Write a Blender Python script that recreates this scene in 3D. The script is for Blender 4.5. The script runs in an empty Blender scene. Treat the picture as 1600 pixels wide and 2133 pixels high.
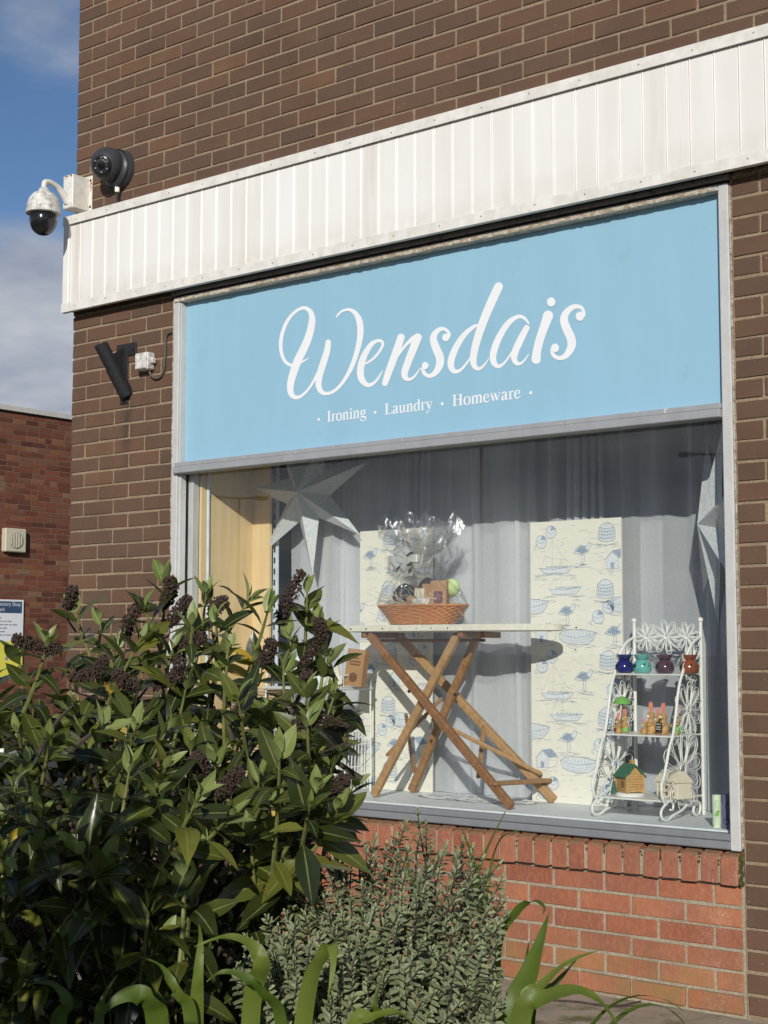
import bpy, math, random
from mathutils import Vector, Matrix
PI = math.pi
# ------------------------------------------------------------------ camera
F, PITCH, YAW, ROLL = 3154.24, 0.090613, 0.890060, 0.001241
CAM = Vector((6.1541, -5.0222, 1.4))
scene = bpy.context.scene
col = scene.collection
_d = Vector((-math.cos(YAW)*math.cos(PITCH), math.sin(YAW)*math.cos(PITCH), math.sin(PITCH)))
_r0 = Vector((math.sin(YAW), math.cos(YAW), 0))
_u0 = _r0.cross(_d)
_r = _r0*math.cos(ROLL) + _u0*math.sin(ROLL)
_u = _u0*math.cos(ROLL) - _r0*math.sin(ROLL)
cam_data = bpy.data.cameras.new('camera')
cam = bpy.data.objects.new('camera', cam_data)
col.objects.link(cam)
m = Matrix((( _r.x, _u.x, -_d.x, CAM.x), (_r.y, _u.y, -_d.y, CAM.y), (_r.z, _u.z, -_d.z, CAM.z), (0, 0, 0, 1)))
cam.matrix_world = m
cam_data.sensor_fit = 'HORIZONTAL'
cam_data.sensor_width = 36
cam_data.lens = F/1600*36
cam_data.clip_start = 0.05
cam_data.clip_end = 2000
scene.camera = cam
# ------------------------------------------------------------------ light
SUN = Vector((-0.64, 1.0, -0.4536)).normalized()          # direction the light travels
EL = math.asin(-SUN.z)
AZ = math.atan2(-SUN.x, -SUN.y)
world = bpy.data.worlds.new('World')
scene.world = world
world.use_nodes = True
wn, wl = world.node_tree.nodes, world.node_tree.links
wn.clear()
def W(t, **k):
    n = wn.new(t)
    for a, b in k.items(): setattr(n, a, b)
    return n
wo = W('ShaderNodeOutputWorld')
sky = W('ShaderNodeTexSky', sky_type='NISHITA', sun_disc=False)
sky.sun_elevation = EL
sky.sun_rotation = AZ
sky.altitude = 1500
sky.air_density = 1.0
sky.dust_density = 0.0
sky.ozone_density = 4.0
bg = W('ShaderNodeBackground'); bg.inputs[1].default_value = 0.085
wl.new(sky.outputs[0], bg.inputs[0])
tc = W('ShaderNodeTexCoord')
sep = W('ShaderNodeSeparateXYZ'); wl.new(tc.outputs['Generated'], sep.inputs[0])
mz = W('ShaderNodeMath', operation='MAXIMUM'); wl.new(sep.outputs[2], mz.inputs[0]); mz.inputs[1].default_value = 0.0
az_ = W('ShaderNodeMath', operation='ADD'); wl.new(mz.outputs[0], az_.inputs[0]); az_.inputs[1].default_value = 0.16
dv = W('ShaderNodeVectorMath', operation='DIVIDE'); wl.new(tc.outputs['Generated'], dv.inputs[0])
cb = W('ShaderNodeCombineXYZ')
for i in range(3): wl.new(az_.outputs[0], cb.inputs[i])
wl.new(cb.outputs[0], dv.inputs[1])
mp = W('ShaderNodeMapping'); wl.new(dv.outputs[0], mp.inputs[0]); mp.inputs['Location'].default_value = (3.1, 1.7, 0.4)
nz = W('ShaderNodeTexNoise'); nz.inputs['Scale'].default_value = 1.5; nz.inputs['Detail'].default_value = 9; nz.inputs['Roughness'].default_value = 0.55
wl.new(mp.outputs[0], nz.inputs['Vector'])
# clouds thicken towards the horizon, as a broken cloud layer does in perspective
el_ = W('ShaderNodeMapRange'); wl.new(sep.outputs[2], el_.inputs[0])
el_.inputs[1].default_value = 0.20; el_.inputs[2].default_value = 0.285; el_.inputs[3].default_value = 0.36; el_.inputs[4].default_value = 0.02
ad = W('ShaderNodeMath', operation='ADD'); wl.new(nz.outputs[0], ad.inputs[0]); wl.new(el_.outputs[0], ad.inputs[1])
cr = W('ShaderNodeMapRange', interpolation_type='SMOOTHSTEP'); wl.new(ad.outputs[0], cr.inputs[0])
cr.inputs[1].default_value = 0.46; cr.inputs[2].default_value = 0.70
nz2 = W('ShaderNodeTexNoise'); nz2.inputs['Scale'].default_value = 2.2; nz2.inputs['Detail'].default_value = 6
wl.new(mp.outputs[0], nz2.inputs['Vector'])
ccol = W('ShaderNodeValToRGB'); wl.new(nz2.outputs[0], ccol.inputs[0])
ccol.color_ramp.elements[0].position = 0.35; ccol.color_ramp.elements[0].color = (0.22, 0.27, 0.38, 1)
ccol.color_ramp.elements[1].position = 0.68; ccol.color_ramp.elements[1].color = (0.62, 0.64, 0.67, 1)
bg2 = W('ShaderNodeBackground'); wl.new(ccol.outputs[0], bg2.inputs[0]); bg2.inputs[1].default_value = 1.0
mx = W('ShaderNodeMixShader'); wl.new(cr.outputs[0], mx.inputs[0]); wl.new(bg.outputs[0], mx.inputs[1]); wl.new(bg2.outputs[0], mx.inputs[2])
wl.new(mx.outputs[0], wo.inputs[0])
sd = bpy.data.lights.new('sun', 'SUN'); sd.energy = 3.9; sd.angle = math.radians(0.5); sd.color = (1.0, 0.95, 0.88)
sun = bpy.data.objects.new('sun', sd); col.objects.link(sun)
sun.rotation_euler = (-SUN).to_track_quat('Z', 'Y').to_euler()
sun.location = (10, -12, 9)
vs = scene.view_settings
vs.view_transform = 'Standard'; vs.look = 'None'; vs.exposure = 0.0; vs.gamma = 1.0; vs.use_curve_mapping = False
scene.render.engine = 'CYCLES'
scene.cycles.transparent_max_bounces = 40
scene.cycles.max_bounces = 10
# ------------------------------------------------------------------ pixel -> direction helpers (photo 1600 x 2133)
def ray(x, y): return _d + _r*((x-800)/F) - _u*((y-1066.5)/F)
def onY(x, y, Y):
    v = ray(x, y); return CAM + v*((Y-CAM.y)/v.y)
def onX(x, y, X):
    v = ray(x, y); return CAM + v*((X-CAM.x)/v.x)
def onZ(x, y, Z):
    v = ray(x, y); return CAM + v*((Z-CAM.z)/v.z)
def atD(x, y, D): return CAM + ray(x, y)*D            # D = depth along the view axis
def proj(p):
    v = p-CAM; z = v.dot(_d); return (800+F*v.dot(_r)/z, 1066.5-F*v.dot(_u)/z, z)
RNG = random.Random(7)
# ------------------------------------------------------------------ materials
MATS = {}
class N:
    """small wrapper round a material node tree"""
    def __init__(s, name):
        s.m = bpy.data.materials.new(name); s.m.use_nodes = True
        s.t = s.m.node_tree; s.t.nodes.clear()
        s.out = s.n('ShaderNodeOutputMaterial')
    def n(s, t, **k):
        x = s.t.nodes.new(t)
        for a, b in k.items(): setattr(x, a, b)
        return x
    def l(s, a, b): s.t.links.new(a, b)
    def val(s, sock, v):
        if hasattr(v, 'bl_idname') or hasattr(v, 'is_output'): s.l(v, sock)
        else: sock.default_value = v
    def math(s, op, a, b=0.0, c=0.0):
        x = s.n('ShaderNodeMath', operation=op)
        for i, q in enumerate((a, b, c)): s.val(x.inputs[i], q)
        return x.outputs[0]
    def noise(s, scale, detail=4, rough=0.55, vec=None, stretch=None):
        x = s.n('ShaderNodeTexNoise'); x.inputs['Scale'].default_value = scale; x.inputs['Detail'].default_value = detail; x.inputs['Roughness'].default_value = rough
        v = vec if vec is not None else s.pos()
        if stretch:
            mm = s.n('ShaderNodeMapping'); mm.inputs['Scale'].default_value = stretch; s.l(v, mm.inputs[0]); v = mm.outputs[0]
        s.l(v, x.inputs['Vector']); return x.outputs[0]
    def pos(s): return s.n('ShaderNodeNewGeometry').outputs['Position']
    def rnd(s):
        g = s.n('ShaderNodeNewGeometry'); o = s.n('ShaderNodeObjectInfo')
        return s.math('FRACT', s.math('ADD', g.outputs['Random Per Island'], o.outputs['Random']))
    def ramp(s, fac, stops):
        x = s.n('ShaderNodeValToRGB'); e = x.color_ramp.elements
        while len(e) < len(stops): e.new(0.5)
        for i, (p, c) in enumerate(stops):
            e[i].position = p; e[i].color = (*c, 1) if len(c) == 3 else c
        s.l(fac, x.inputs[0]); return x.outputs[0]
    def rng(s, v, a, b, c=0.0, d=1.0):
        x = s.n('ShaderNodeMapRange'); s.l(v, x.inputs[0])
        for i, q in enumerate((a, b, c, d)): x.inputs[i+1].default_value = q
        return x.outputs[0]
    def mix(s, f, a, b, mode='MIX'):
        x = s.n('ShaderNodeMix', data_type='RGBA', blend_type=mode)
        s.val(x.inputs[0], f)
        for i, q in ((6, a), (7, b)):
            if isinstance(q, (tuple, list)): x.inputs[i].default_value = (*q[:3], 1)
            else: s.l(q, x.inputs[i])
        return x.outputs[2]
    def bump(s, h, strength=0.3, dist=0.002, nrm=None):
        x = s.n('ShaderNodeBump'); x.inputs['Strength'].default_value = strength; x.inputs['Distance'].default_value = dist
        s.l(h, x.inputs['Height'])
        if nrm is not None: s.l(nrm, x.inputs['Normal'])
        return x.outputs[0]
    def bsdf(s, color, rough=0.6, spec=0.5, metal=0.0, nrm=None, coat=0.0, sheen=0.0):
        p = s.n('ShaderNodeBsdfPrincipled')
        if isinstance(color, (tuple, list)): p.inputs['Base Color'].default_value = (*color[:3], 1)
        else: s.l(color, p.inputs['Base Color'])
        s.val(p.inputs['Roughness'], rough); p.inputs['Specular IOR Level'].default_value = spec
        s.val(p.inputs['Metallic'], metal)
        p.inputs['Coat Weight'].default_value = coat; p.inputs['Coat Roughness'].default_value = 0.1
        if nrm is not None: s.l(nrm, p.inputs['Normal'])
        return p.outputs[0]
    def done(s, sh):
        s.l(sh, s.out.inputs[0]); MATS[s.m.name] = s.m; return s.m

def simple(name, c, rough=0.6, var=0.12, scale=14, bump=0.15, bscale=180, bdist=0.0008, spec=0.4, metal=0.0, coat=0.0, rnd=0.0, dirt=None, stretch=None):
    """base colour broken up by world-space noise, fine bump, optional wear colour"""
    k = N(name)
    n1 = k.noise(scale, 5, stretch=stretch)
    lo = tuple(x*(1-var) for x in c); hi = tuple(min(1, x*(1+var)) for x in c)
    cc = k.ramp(n1, [(0.3, lo), (0.7, hi)])
    if rnd: cc = k.mix(k.math('MULTIPLY', k.rnd(), rnd), cc, tuple(x*0.45 for x in c))
    if dirt:
        dc, ds, lo_, hi_ = dirt
        cc = k.mix(k.rng(k.noise(ds, 6, 0.65), lo_, hi_), cc, dc)
    nb = k.bump(k.noise(bscale, 3), bump, bdist) if bump else None
    return k.done(k.bsdf(cc, rough, spec, metal, nb, coat))

def brick_mat(name, stops, speck, grain=0.5, frog=0.0):
    k = N(name)
    base = k.ramp(k.rnd(), stops)
    cl = k.noise(9, 5, 0.6)
    base = k.mix(k.rng(cl, 0.35, 0.75, 0.0, 0.30), base, k.mix(0.5, base, (0.03, 0.022, 0.017)))
    st_ = k.noise(1.6, 6, 0.62)                       # broad weather staining
    base = k.mix(k.rng(st_, 0.46, 0.70, 0.0, 0.45), base, k.mix(1.0, base, (0.55, 0.58, 0.62), 'MULTIPLY'))
    if name == 'brown_brick':                          # rust wash under the flagpole holder
        sq = k.n('ShaderNodeSeparateXYZ'); k.l(k.pos(), sq.inputs[0])
        wx_ = k.rng(k.math('ABSOLUTE', k.math('SUBTRACT', sq.outputs[0], 0.43)), 0.055, 0.01)
        wz_ = k.math('MULTIPLY', k.rng(sq.outputs[2], 2.20, 2.45), k.rng(sq.outputs[2], 2.66, 2.60))
        base = k.mix(k.math('MULTIPLY', k.math('MULTIPLY', wx_, wz_), k.rng(k.noise(12, 4, stretch=(2, 1, 0.4)), 0.3, 0.6, 0.2, 0.75)), base, (0.045, 0.035, 0.028))
    fine = k.noise(420, 3, 0.7)
    base = k.mix(k.rng(fine, 0.3, 0.7, 0.0, 0.35), base, k.mix(1.0, base, (1.5, 1.42, 1.35), 'MULTIPLY'))
    sp = k.rng(k.noise(95, 2, 0.5), 0.70, 0.76)
    base = k.mix(k.math('MULTIPLY', sp, 0.55), base, speck)
    hsum = k.math('ADD', k.math('MULTIPLY', fine, grain), k.math('MULTIPLY', k.noise(60, 4, 0.6), 0.8))
    nb = k.bump(hsum, 0.55, 0.0016)
    return k.done(k.bsdf(base, 0.85, 0.25, 0, nb))

brick_mat('brown_brick', [(0.0, (0.104, 0.067, 0.047)), (0.2, (0.120, 0.072, 0.048)), (0.5, (0.130, 0.074, 0.048)), (0.75, (0.116, 0.073, 0.051)), (0.92, (0.138, 0.077, 0.048)), (1.0, (0.158, 0.087, 0.052))], (0.42, 0.36, 0.29))
def red_mat():
    k = N('red_brick')
    base = k.ramp(k.rnd(), [(0, (0.28, 0.096, 0.054)), (0.35, (0.37, 0.135, 0.070)), (0.65, (0.30, 0.114, 0.071)), (1, (0.41, 0.165, 0.084))])
    base = k.mix(k.rng(k.noise(7, 4), 0.4, 0.65, 0, 0.7), base, k.mix(0.55, base, (0.18, 0.085, 0.07)))
    drag = k.noise(90, 3, 0.7, stretch=(1.0, 1.0, 0.45))
    base = k.mix(k.rng(drag, 0.45, 0.75, 0, 0.45), base, (0.50, 0.22, 0.13))
    # lime bloom near the pier and lichen low down
    sp = k.n('ShaderNodeSeparateXYZ'); k.l(k.pos(), sp.inputs[0])
    bl = k.math('MULTIPLY', k.math('MULTIPLY', k.rng(sp.outputs[0], 3.35, 3.75), k.rng(k.noise(9, 4), 0.45, 0.62)), k.rng(k.noise(190, 3, 0.65), 0.50, 0.66))
    base = k.mix(k.math('MULTIPLY', bl, 0.65), base, (0.62, 0.50, 0.38))
    gr = k.math('MULTIPLY', k.rng(sp.outputs[2], 0.38, 0.15), k.rng(k.noise(10, 5), 0.38, 0.62))
    base = k.mix(k.math('MULTIPLY', gr, 0.75), base, (0.22, 0.17, 0.06))
    g = k.n('ShaderNodeNewGeometry'); sn = k.n('ShaderNodeSeparateXYZ'); k.l(g.outputs['True Normal'], sn.inputs[0])
    top = k.math('MULTIPLY', k.rng(sn.outputs[2], 0.4, 0.8), k.rng(k.noise(40, 5), 0.25, 0.6))   # grime and lichen lie on upper faces
    base = k.mix(k.math('MULTIPLY', top, 0.85), base, (0.17, 0.135, 0.075))
    nb = k.bump(k.math('ADD', drag, k.noise(300, 3)), 0.7, 0.002)
    return k.done(k.bsdf(base, 0.88, 0.2, 0, nb))
red_mat()
brick_mat('old_red_brick', [(0, (0.085, 0.032, 0.022)), (0.3, (0.135, 0.045, 0.028)), (0.55, (0.175, 0.058, 0.032)), (0.75, (0.145, 0.068, 0.040)), (0.92, (0.20, 0.078, 0.038)), (1, (0.19, 0.12, 0.07))], (0.55, 0.50, 0.44), 0.3)
def mortar_mat(name, a, b):
    k = N(name)
    c = k.ramp(k.noise(130, 4, 0.7), [(0.3, a), (0.7, b)])
    c = k.mix(k.rng(k.noise(6, 4), 0.45, 0.7, 0, 0.35), c, tuple(x*0.55 for x in a))
    sp = k.n('ShaderNodeSeparateXYZ'); k.l(k.pos(), sp.inputs[0])
    nb = k.bump(k.noise(260, 3, 0.7), 0.9, 0.002)
    return k.done(k.bsdf(c, 0.95, 0.15, 0, nb))
mortar_mat('mortar', (0.21, 0.158, 0.102), (0.38, 0.295, 0.20))
mortar_mat('grey_mortar', (0.24, 0.20, 0.14), (0.46, 0.40, 0.30))
mortar_mat('old_mortar', (0.14, 0.09, 0.065), (0.23, 0.16, 0.12))

def white_clad():
    k = N('white_cladding')
    c = k.ramp(k.noise(3.0, 4, stretch=(2.5, 1, 0.35)), [(0.35, (0.76, 0.745, 0.70)), (0.7, (0.83, 0.82, 0.79))])
    sp = k.n('ShaderNodeSeparateXYZ'); k.l(k.pos(), sp.inputs[0])
    streak = k.math('MULTIPLY', k.rng(k.noise(5, 5, 0.65, stretch=(6, 1, 0.3)), 0.60, 0.76), 0.30)
    c = k.mix(streak, c, (0.58, 0.52, 0.40))
    for x0_, wd_, am_ in ((2.06, 0.05, 0.40), (0.10, 0.05, 0.55), (3.47, 0.06, 0.28), (1.30, 0.04, 0.2)):   # drips below trim joints
        mk = k.rng(k.math('ABSOLUTE', k.math('SUBTRACT', sp.outputs[0], x0_)), wd_, 0.0)
        c = k.mix(k.math('MULTIPLY', k.math('MULTIPLY', mk, am_), k.rng(k.noise(9, 5, 0.6, stretch=(5, 1, 0.35)), 0.3, 0.65)), c, (0.50, 0.43, 0.30))
    lowd = k.math('MULTIPLY', k.rng(sp.outputs[2], 3.30, 3.16), k.rng(k.noise(12, 5), 0.3, 0.7, 0.05, 0.5))
    c = k.mix(lowd, c, (0.52, 0.47, 0.37))
    c = k.mix(k.math('MULTIPLY', k.rnd(), 0.14), c, (0.66, 0.63, 0.55))
    return k.done(k.bsdf(c, 0.42, 0.4, 0, k.bump(k.noise(35, 3), 0.08, 0.002)))
white_clad()
def white_trim():
    k = N('white_trim')
    c = k.ramp(k.noise(20, 5), [(0.35, (0.66, 0.635, 0.57)), (0.65, (0.78, 0.76, 0.71))])
    d = k.rng(k.noise(26, 6, 0.7, stretch=(1, 1, 0.5)), 0.58, 0.72)
    c = k.mix(k.math('MULTIPLY', d, 0.5), c, (0.36, 0.32, 0.25))
    return k.done(k.bsdf(c, 0.5, 0.4, 0, k.bump(k.noise(60, 3), 0.1, 0.001)))
white_trim()
simple('soffit_dark', (0.035, 0.030, 0.024), 0.9)
simple('dark_gap', (0.018, 0.018, 0.016), 0.9)
simple('screw', (0.35, 0.30, 0.24), 0.4, metal=0.6)
def painted(name, c, under, amt, rough=0.5):
    k = N(name)
    cc = k.ramp(k.noise(18, 5, stretch=(1, 1, 0.5)), [(0.3, tuple(x*0.86 for x in c)), (0.7, c)])
    fl = k.rng(k.noise(34, 7, 0.7), amt, amt+0.025)
    cc = k.mix(fl, cc, under)
    cc = k.mix(k.rng(k.noise(75, 4, 0.7), 0.66, 0.74, 0, 0.6), cc, tuple(x*0.5 for x in under))
    h = k.math('SUBTRACT', k.math('MULTIPLY', k.noise(120, 3), 0.3), fl)
    return k.done(k.bsdf(cc, rough, 0.35, 0, k.bump(h, 0.5, 0.0015)))
painted('jamb_paint', (0.54, 0.545, 0.53), (0.56, 0.52, 0.43), 0.60)
painted('transom_paint', (0.33, 0.34, 0.355), (0.52, 0.51, 0.49), 0.62)
painted('rail_paint', (0.215, 0.225, 0.24), (0.34, 0.34, 0.34), 0.70)
painted('head_paint', (0.42, 0.44, 0.45), (0.66, 0.56, 0.42), 0.45)
painted('weathered_timber', (0.27, 0.245, 0.22), (0.12, 0.10, 0.09), 0.58)
painted('sealant', (0.52, 0.46, 0.37), (0.32, 0.26, 0.19), 0.50, 0.8)
simple('sign_blue', (0.280, 0.490, 0.622), 0.34, var=0.03, scale=2.2, bump=0.10, bscale=220, bdist=0.0004, dirt=((0.24, 0.40, 0.48), 5, 0.62, 0.9), stretch=(3, 1, 0.5))
simple('sign_white', (0.80, 0.81, 0.82), 0.4, var=0.02, bump=0)
def glass(name, tint=(1, 1, 1), rough=0.0, ior=1.5, wave=0.0, haze=0.0):
    k = N(name)
    g = k.n('ShaderNodeNewGeometry')
    io = k.math('ADD', k.math('MULTIPLY', g.outputs['Backfacing'], 1/ior-ior), ior)
    fr = k.n('ShaderNodeFresnel'); k.l(io, fr.inputs[0])
    gl = k.n('ShaderNodeBsdfGlossy'); gl.inputs['Roughness'].default_value = rough
    if wave:
        nb = k.bump(k.noise(wave, 2), 0.6, 0.01); k.l(nb, gl.inputs['Normal']); k.l(nb, fr.inputs['Normal'])
    tr = k.n('ShaderNodeBsdfTransparent'); tr.inputs[0].default_value = (*tint, 1)
    base = tr.outputs[0]
    if haze:
        df = k.n('ShaderNodeBsdfDiffuse'); df.inputs[0].default_value = (0.8, 0.8, 0.8, 1)
        mm = k.n('ShaderNodeMixShader'); k.val(mm.inputs[0], k.math('MULTIPLY', k.rng(k.noise(5, 6, 0.65), 0.35, 0.8), haze))
        k.l(base, mm.inputs[1]); k.l(df.outputs[0], mm.inputs[2]); base = mm.outputs[0]
    mi = k.n('ShaderNodeMixShader'); k.l(fr.outputs[0], mi.inputs[0]); k.l(base, mi.inputs[1]); k.l(gl.outputs[0], mi.inputs[2])
    return k.done(mi.outputs[0])
glass('window_glass', (0.97, 0.985, 0.98), haze=0.007)
glass('cellophane', (0.99, 0.99, 0.99), 0.08, 1.6, wave=75, haze=0.05)
glass('cellophane_gathered', (0.985, 0.985, 0.985), 0.11, 2.1, wave=60, haze=0.08)
def sheer():
    k = N('sheer_curtain')
    df = k.n('ShaderNodeBsdfDiffuse'); df.inputs[0].default_value = (0.88, 0.90, 0.93, 1)
    tl = k.n('ShaderNodeBsdfTranslucent'); tl.inputs[0].default_value = (0.74, 0.76, 0.78, 1)
    tr = k.n('ShaderNodeBsdfTransparent')
    a = k.n('ShaderNodeMixShader'); a.inputs[0].default_value = 0.28; k.l(df.outputs[0], a.inputs[1]); k.l(tl.outputs[0], a.inputs[2])
    # thin weave: the threads close up where the cloth turns edge-on
    g = k.n('ShaderNodeNewGeometry'); dt = k.n('ShaderNodeVectorMath', operation='DOT_PRODUCT')
    k.l(g.outputs['Normal'], dt.inputs[0]); k.l(g.outputs['Incoming'], dt.inputs[1])
    cs = k.math('MAXIMUM', k.math('ABSOLUTE', dt.outputs['Value']), 0.12)
    tt = k.rng(k.noise(200, 3, 0.7), 0.25, 0.75, 0.40, 0.56)
    wv = k.math('POWER', tt, k.math('DIVIDE', 0.85, cs))
    b = k.n('ShaderNodeMixShader'); k.l(wv, b.inputs[0]); k.l(a.outputs[0], b.inputs[1]); k.l(tr.outputs[0], b.inputs[2])
    return k.done(b.outputs[0])
sheer()
simple('yellow_board', (0.70, 0.52, 0.27), 0.7, var=0.08, scale=5, stretch=(6, 6, 0.5))
simple('display_floor', (0.76, 0.79, 0.80), 0.55, var=0.06)
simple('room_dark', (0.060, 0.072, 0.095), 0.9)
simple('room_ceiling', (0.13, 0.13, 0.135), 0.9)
simple('upright_white', (0.62, 0.68, 0.72), 0.45)
simple('slot_dark', (0.02, 0.025, 0.035), 0.9)
simple('brown_cable', (0.10, 0.05, 0.03), 0.6)
def paper_star():
    k = N('star_paper')
    c = k.ramp(k.noise(70, 3, 0.7), [(0.35, (0.50, 0.53, 0.54)), (0.65, (0.66, 0.68, 0.68))])
    h = k.n('ShaderNodeTexVoronoi'); h.inputs['Scale'].default_value = 90; k.l(k.pos(), h.inputs['Vector'])
    return k.done(k.bsdf(c, 0.6, 0.35, 0.0, k.bump(h.outputs[0], 0.5, 0.002)))
paper_star()
simple('wallpaper', (0.80, 0.765, 0.66), 0.75, var=0.03, scale=30, bump=0.1)
def ink(name, c, a, b):
    k = N(name)
    cc = k.ramp(k.noise(220, 3), [(0.35, a), (0.65, b)])
    return k.done(k.bsdf(cc, 0.8, 0.1))
ink('toile_line', 0, (0.30, 0.36, 0.46), (0.50, 0.55, 0.60))
ink('toile_wash', 0, (0.62, 0.66, 0.70), (0.78, 0.79, 0.78))
ink('toile_dark', 0, (0.22, 0.29, 0.40), (0.40, 0.47, 0.56))
def wood(name, a, b, rough=0.55):
    k = N(name)
    tco = k.n('ShaderNodeTexCoord')
    n1 = k.noise(9, 6, 0.65, vec=tco.outputs['Object'], stretch=(1.2, 6, 1.2))
    n2 = k.noise(60, 4, 0.7, stretch=(1, 1, 0.3))
    c = k.ramp(n1, [(0.3, a), (0.7, b)])
    c = k.mix(k.rng(n2, 0.45, 0.7, 0, 0.45), c, tuple(x*0.6 for x in a))
    return k.done(k.bsdf(c, rough, 0.4, 0, k.bump(n2, 0.15, 0.001)))
wood('wood_dark', (0.20, 0.088, 0.036), (0.33, 0.16, 0.068))
wood('wood_light', (0.36, 0.20, 0.090), (0.50, 0.30, 0.14))
wood('wood_mid', (0.26, 0.13, 0.055), (0.40, 0.22, 0.095))
simple('board_canvas', (0.72, 0.68, 0.56), 0.8, var=0.1, scale=40)
simple('tack', (0.10, 0.065, 0.04), 0.5, metal=0.5)
simple('bolt_dark', (0.06, 0.04, 0.03), 0.5, metal=0.7)
def wicker(name, a, b):
    k = N(name)
    c = k.ramp(k.noise(120, 4, 0.6), [(0.3, a), (0.7, b)])
    return k.done(k.bsdf(c, 0.5, 0.4, 0, k.bump(k.noise(300, 2), 0.2, 0.001)))
wicker('wicker_orange', (0.42, 0.155, 0.045), (0.68, 0.30, 0.10))
wicker('wicker_tan', (0.40, 0.27, 0.15), (0.62, 0.46, 0.29))
wicker('straw', (0.50, 0.40, 0.24), (0.76, 0.66, 0.46))
simple('bow_silver', (0.66, 0.66, 0.61), 0.24, var=0.05, metal=0.45, bump=0, spec=0.8)
simple('kraft', (0.40, 0.225, 0.105), 0.75, var=0.1)
simple('kraft_ink', (0.16, 0.08, 0.04), 0.8)
simple('maroon', (0.14, 0.035, 0.045), 0.6)
simple('black_cloth', (0.018, 0.020, 0.026), 0.85)
simple('lime_felt', (0.55, 0.68, 0.30), 0.8)
simple('white_paper', (0.78, 0.77, 0.74), 0.7, var=0.05)
simple('cream_cloth', (0.72, 0.66, 0.52), 0.85)
simple('mint_plastic', (0.46, 0.66, 0.50), 0.35, var=0.05, bump=0)
simple('pale_label', (0.80, 0.86, 0.78), 0.5, bump=0)
simple('wire_white', (0.80, 0.79, 0.74), 0.4, var=0.06, bump=0.1)
simple('shelf_grey', (0.62, 0.64, 0.64), 0.3, var=0.05)
simple('cobalt_glaze', (0.012, 0.014, 0.13), 0.12, var=0.2, coat=1.0, bump=0.05, bscale=40)
simple('teal_glaze', (0.13, 0.42, 0.38), 0.12, var=0.15, coat=1.0, bump=0.05, bscale=40)
simple('plum_glaze', (0.085, 0.040, 0.065), 0.12, var=0.2, coat=1.0, bump=0.05, bscale=40)
simple('rust_glaze', (0.28, 0.075, 0.03), 0.15, var=0.2, coat=1.0, bump=0.05)
simple('hole_black', (0.01, 0.01, 0.012), 0.8)
simple('rabbit_tan', (0.46, 0.27, 0.095), 0.65, var=0.3, scale=60)
simple('rabbit_pink', (0.70, 0.22, 0.15), 0.6, var=0.1)
simple('rabbit_white', (0.80, 0.75, 0.66), 0.7)
simple('brolly_green', (0.17, 0.40, 0.09), 0.5, var=0.2, scale=80)
simple('heart_red', (0.20, 0.012, 0.012), 0.4)
simple('log_tan', (0.50, 0.30, 0.115), 0.6, var=0.2, scale=50)
simple('log_line', (0.20, 0.10, 0.04), 0.7)
simple('roof_green', (0.028, 0.145, 0.075), 0.55, var=0.15)
simple('fir_green', (0.03, 0.12, 0.08), 0.55, var=0.4, scale=150)
simple('snow', (0.84, 0.83, 0.80), 0.7)
simple('cream_ceramic', (0.72, 0.65, 0.50), 0.5, var=0.08)
simple('tube_green', (0.62, 0.72, 0.50), 0.45, var=0.05)
simple('box_violet', (0.10, 0.105, 0.20), 0.5, var=0.2, scale=50)
simple('lilac_card', (0.66, 0.58, 0.66), 0.6)
simple('lace', (0.82, 0.83, 0.83), 0.85)
def metal_box():
    k = N('camera_white')
    c = k.ramp(k.noise(25, 5), [(0.35, (0.64, 0.62, 0.55)), (0.6, (0.76, 0.745, 0.69))])
    c = k.mix(k.rng(k.noise(38, 6, 0.7), 0.60, 0.72, 0, 0.8), c, (0.30, 0.28, 0.23))
    return k.done(k.bsdf(c, 0.5, 0.4))
metal_box()
def lichen_white():
    k = N('weathered_white')
    c = k.ramp(k.noise(45, 6, 0.7), [(0.40, (0.75, 0.74, 0.70)), (0.55, (0.50, 0.49, 0.45)), (0.68, (0.24, 0.24, 0.22))])
    return k.done(k.bsdf(c, 0.6, 0.35))
lichen_white()
simple('rust', (0.34, 0.13, 0.03), 0.9, var=0.4, scale=120)
simple('camera_grey', (0.045, 0.048, 0.052), 0.38, var=0.1, scale=20)
simple('camera_black', (0.010, 0.011, 0.013), 0.18, var=0.1, bump=0, coat=0.5)
simple('lens_ring', (0.02, 0.021, 0.023), 0.25, bump=0)
simple('led', (0.25, 0.26, 0.27), 0.2, bump=0)
simple('black_steel', (0.020, 0.021, 0.023), 0.55, var=0.2, scale=60, dirt=((0.10, 0.06, 0.04), 40, 0.62, 0.75))
simple('cable_grey', (0.10, 0.085, 0.065), 0.7)
simple('concrete', (0.34, 0.29, 0.22), 0.92, var=0.2, scale=6, bump=0.7, bscale=160, bdist=0.003, dirt=((0.13, 0.13, 0.05), 7, 0.5, 0.65))
simple('asphalt', (0.055, 0.055, 0.055), 0.9, var=0.25, bump=0.6, bscale=140, bdist=0.004)
simple('soil', (0.045, 0.030, 0.020), 0.95, var=0.4, scale=25, bump=0.9, bscale=60, bdist=0.01)
simple('moss', (0.055, 0.060, 0.012), 0.95, var=0.4, scale=60, bump=0.9, bscale=300, bdist=0.003)
simple('coping', (0.50, 0.48, 0.44), 0.7, var=0.1)
simple('vent_cream', (0.52, 0.48, 0.36), 0.5, var=0.04)
simple('vent_grille', (0.36, 0.34, 0.26), 0.6)
simple('notice_navy', (0.035, 0.075, 0.14), 0.4, bump=0, var=0.03)
simple('notice_white', (0.72, 0.74, 0.76), 0.4, bump=0, var=0.03)
simple('notice_yellow', (0.72, 0.66, 0.09), 0.4, bump=0, var=0.03)
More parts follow.
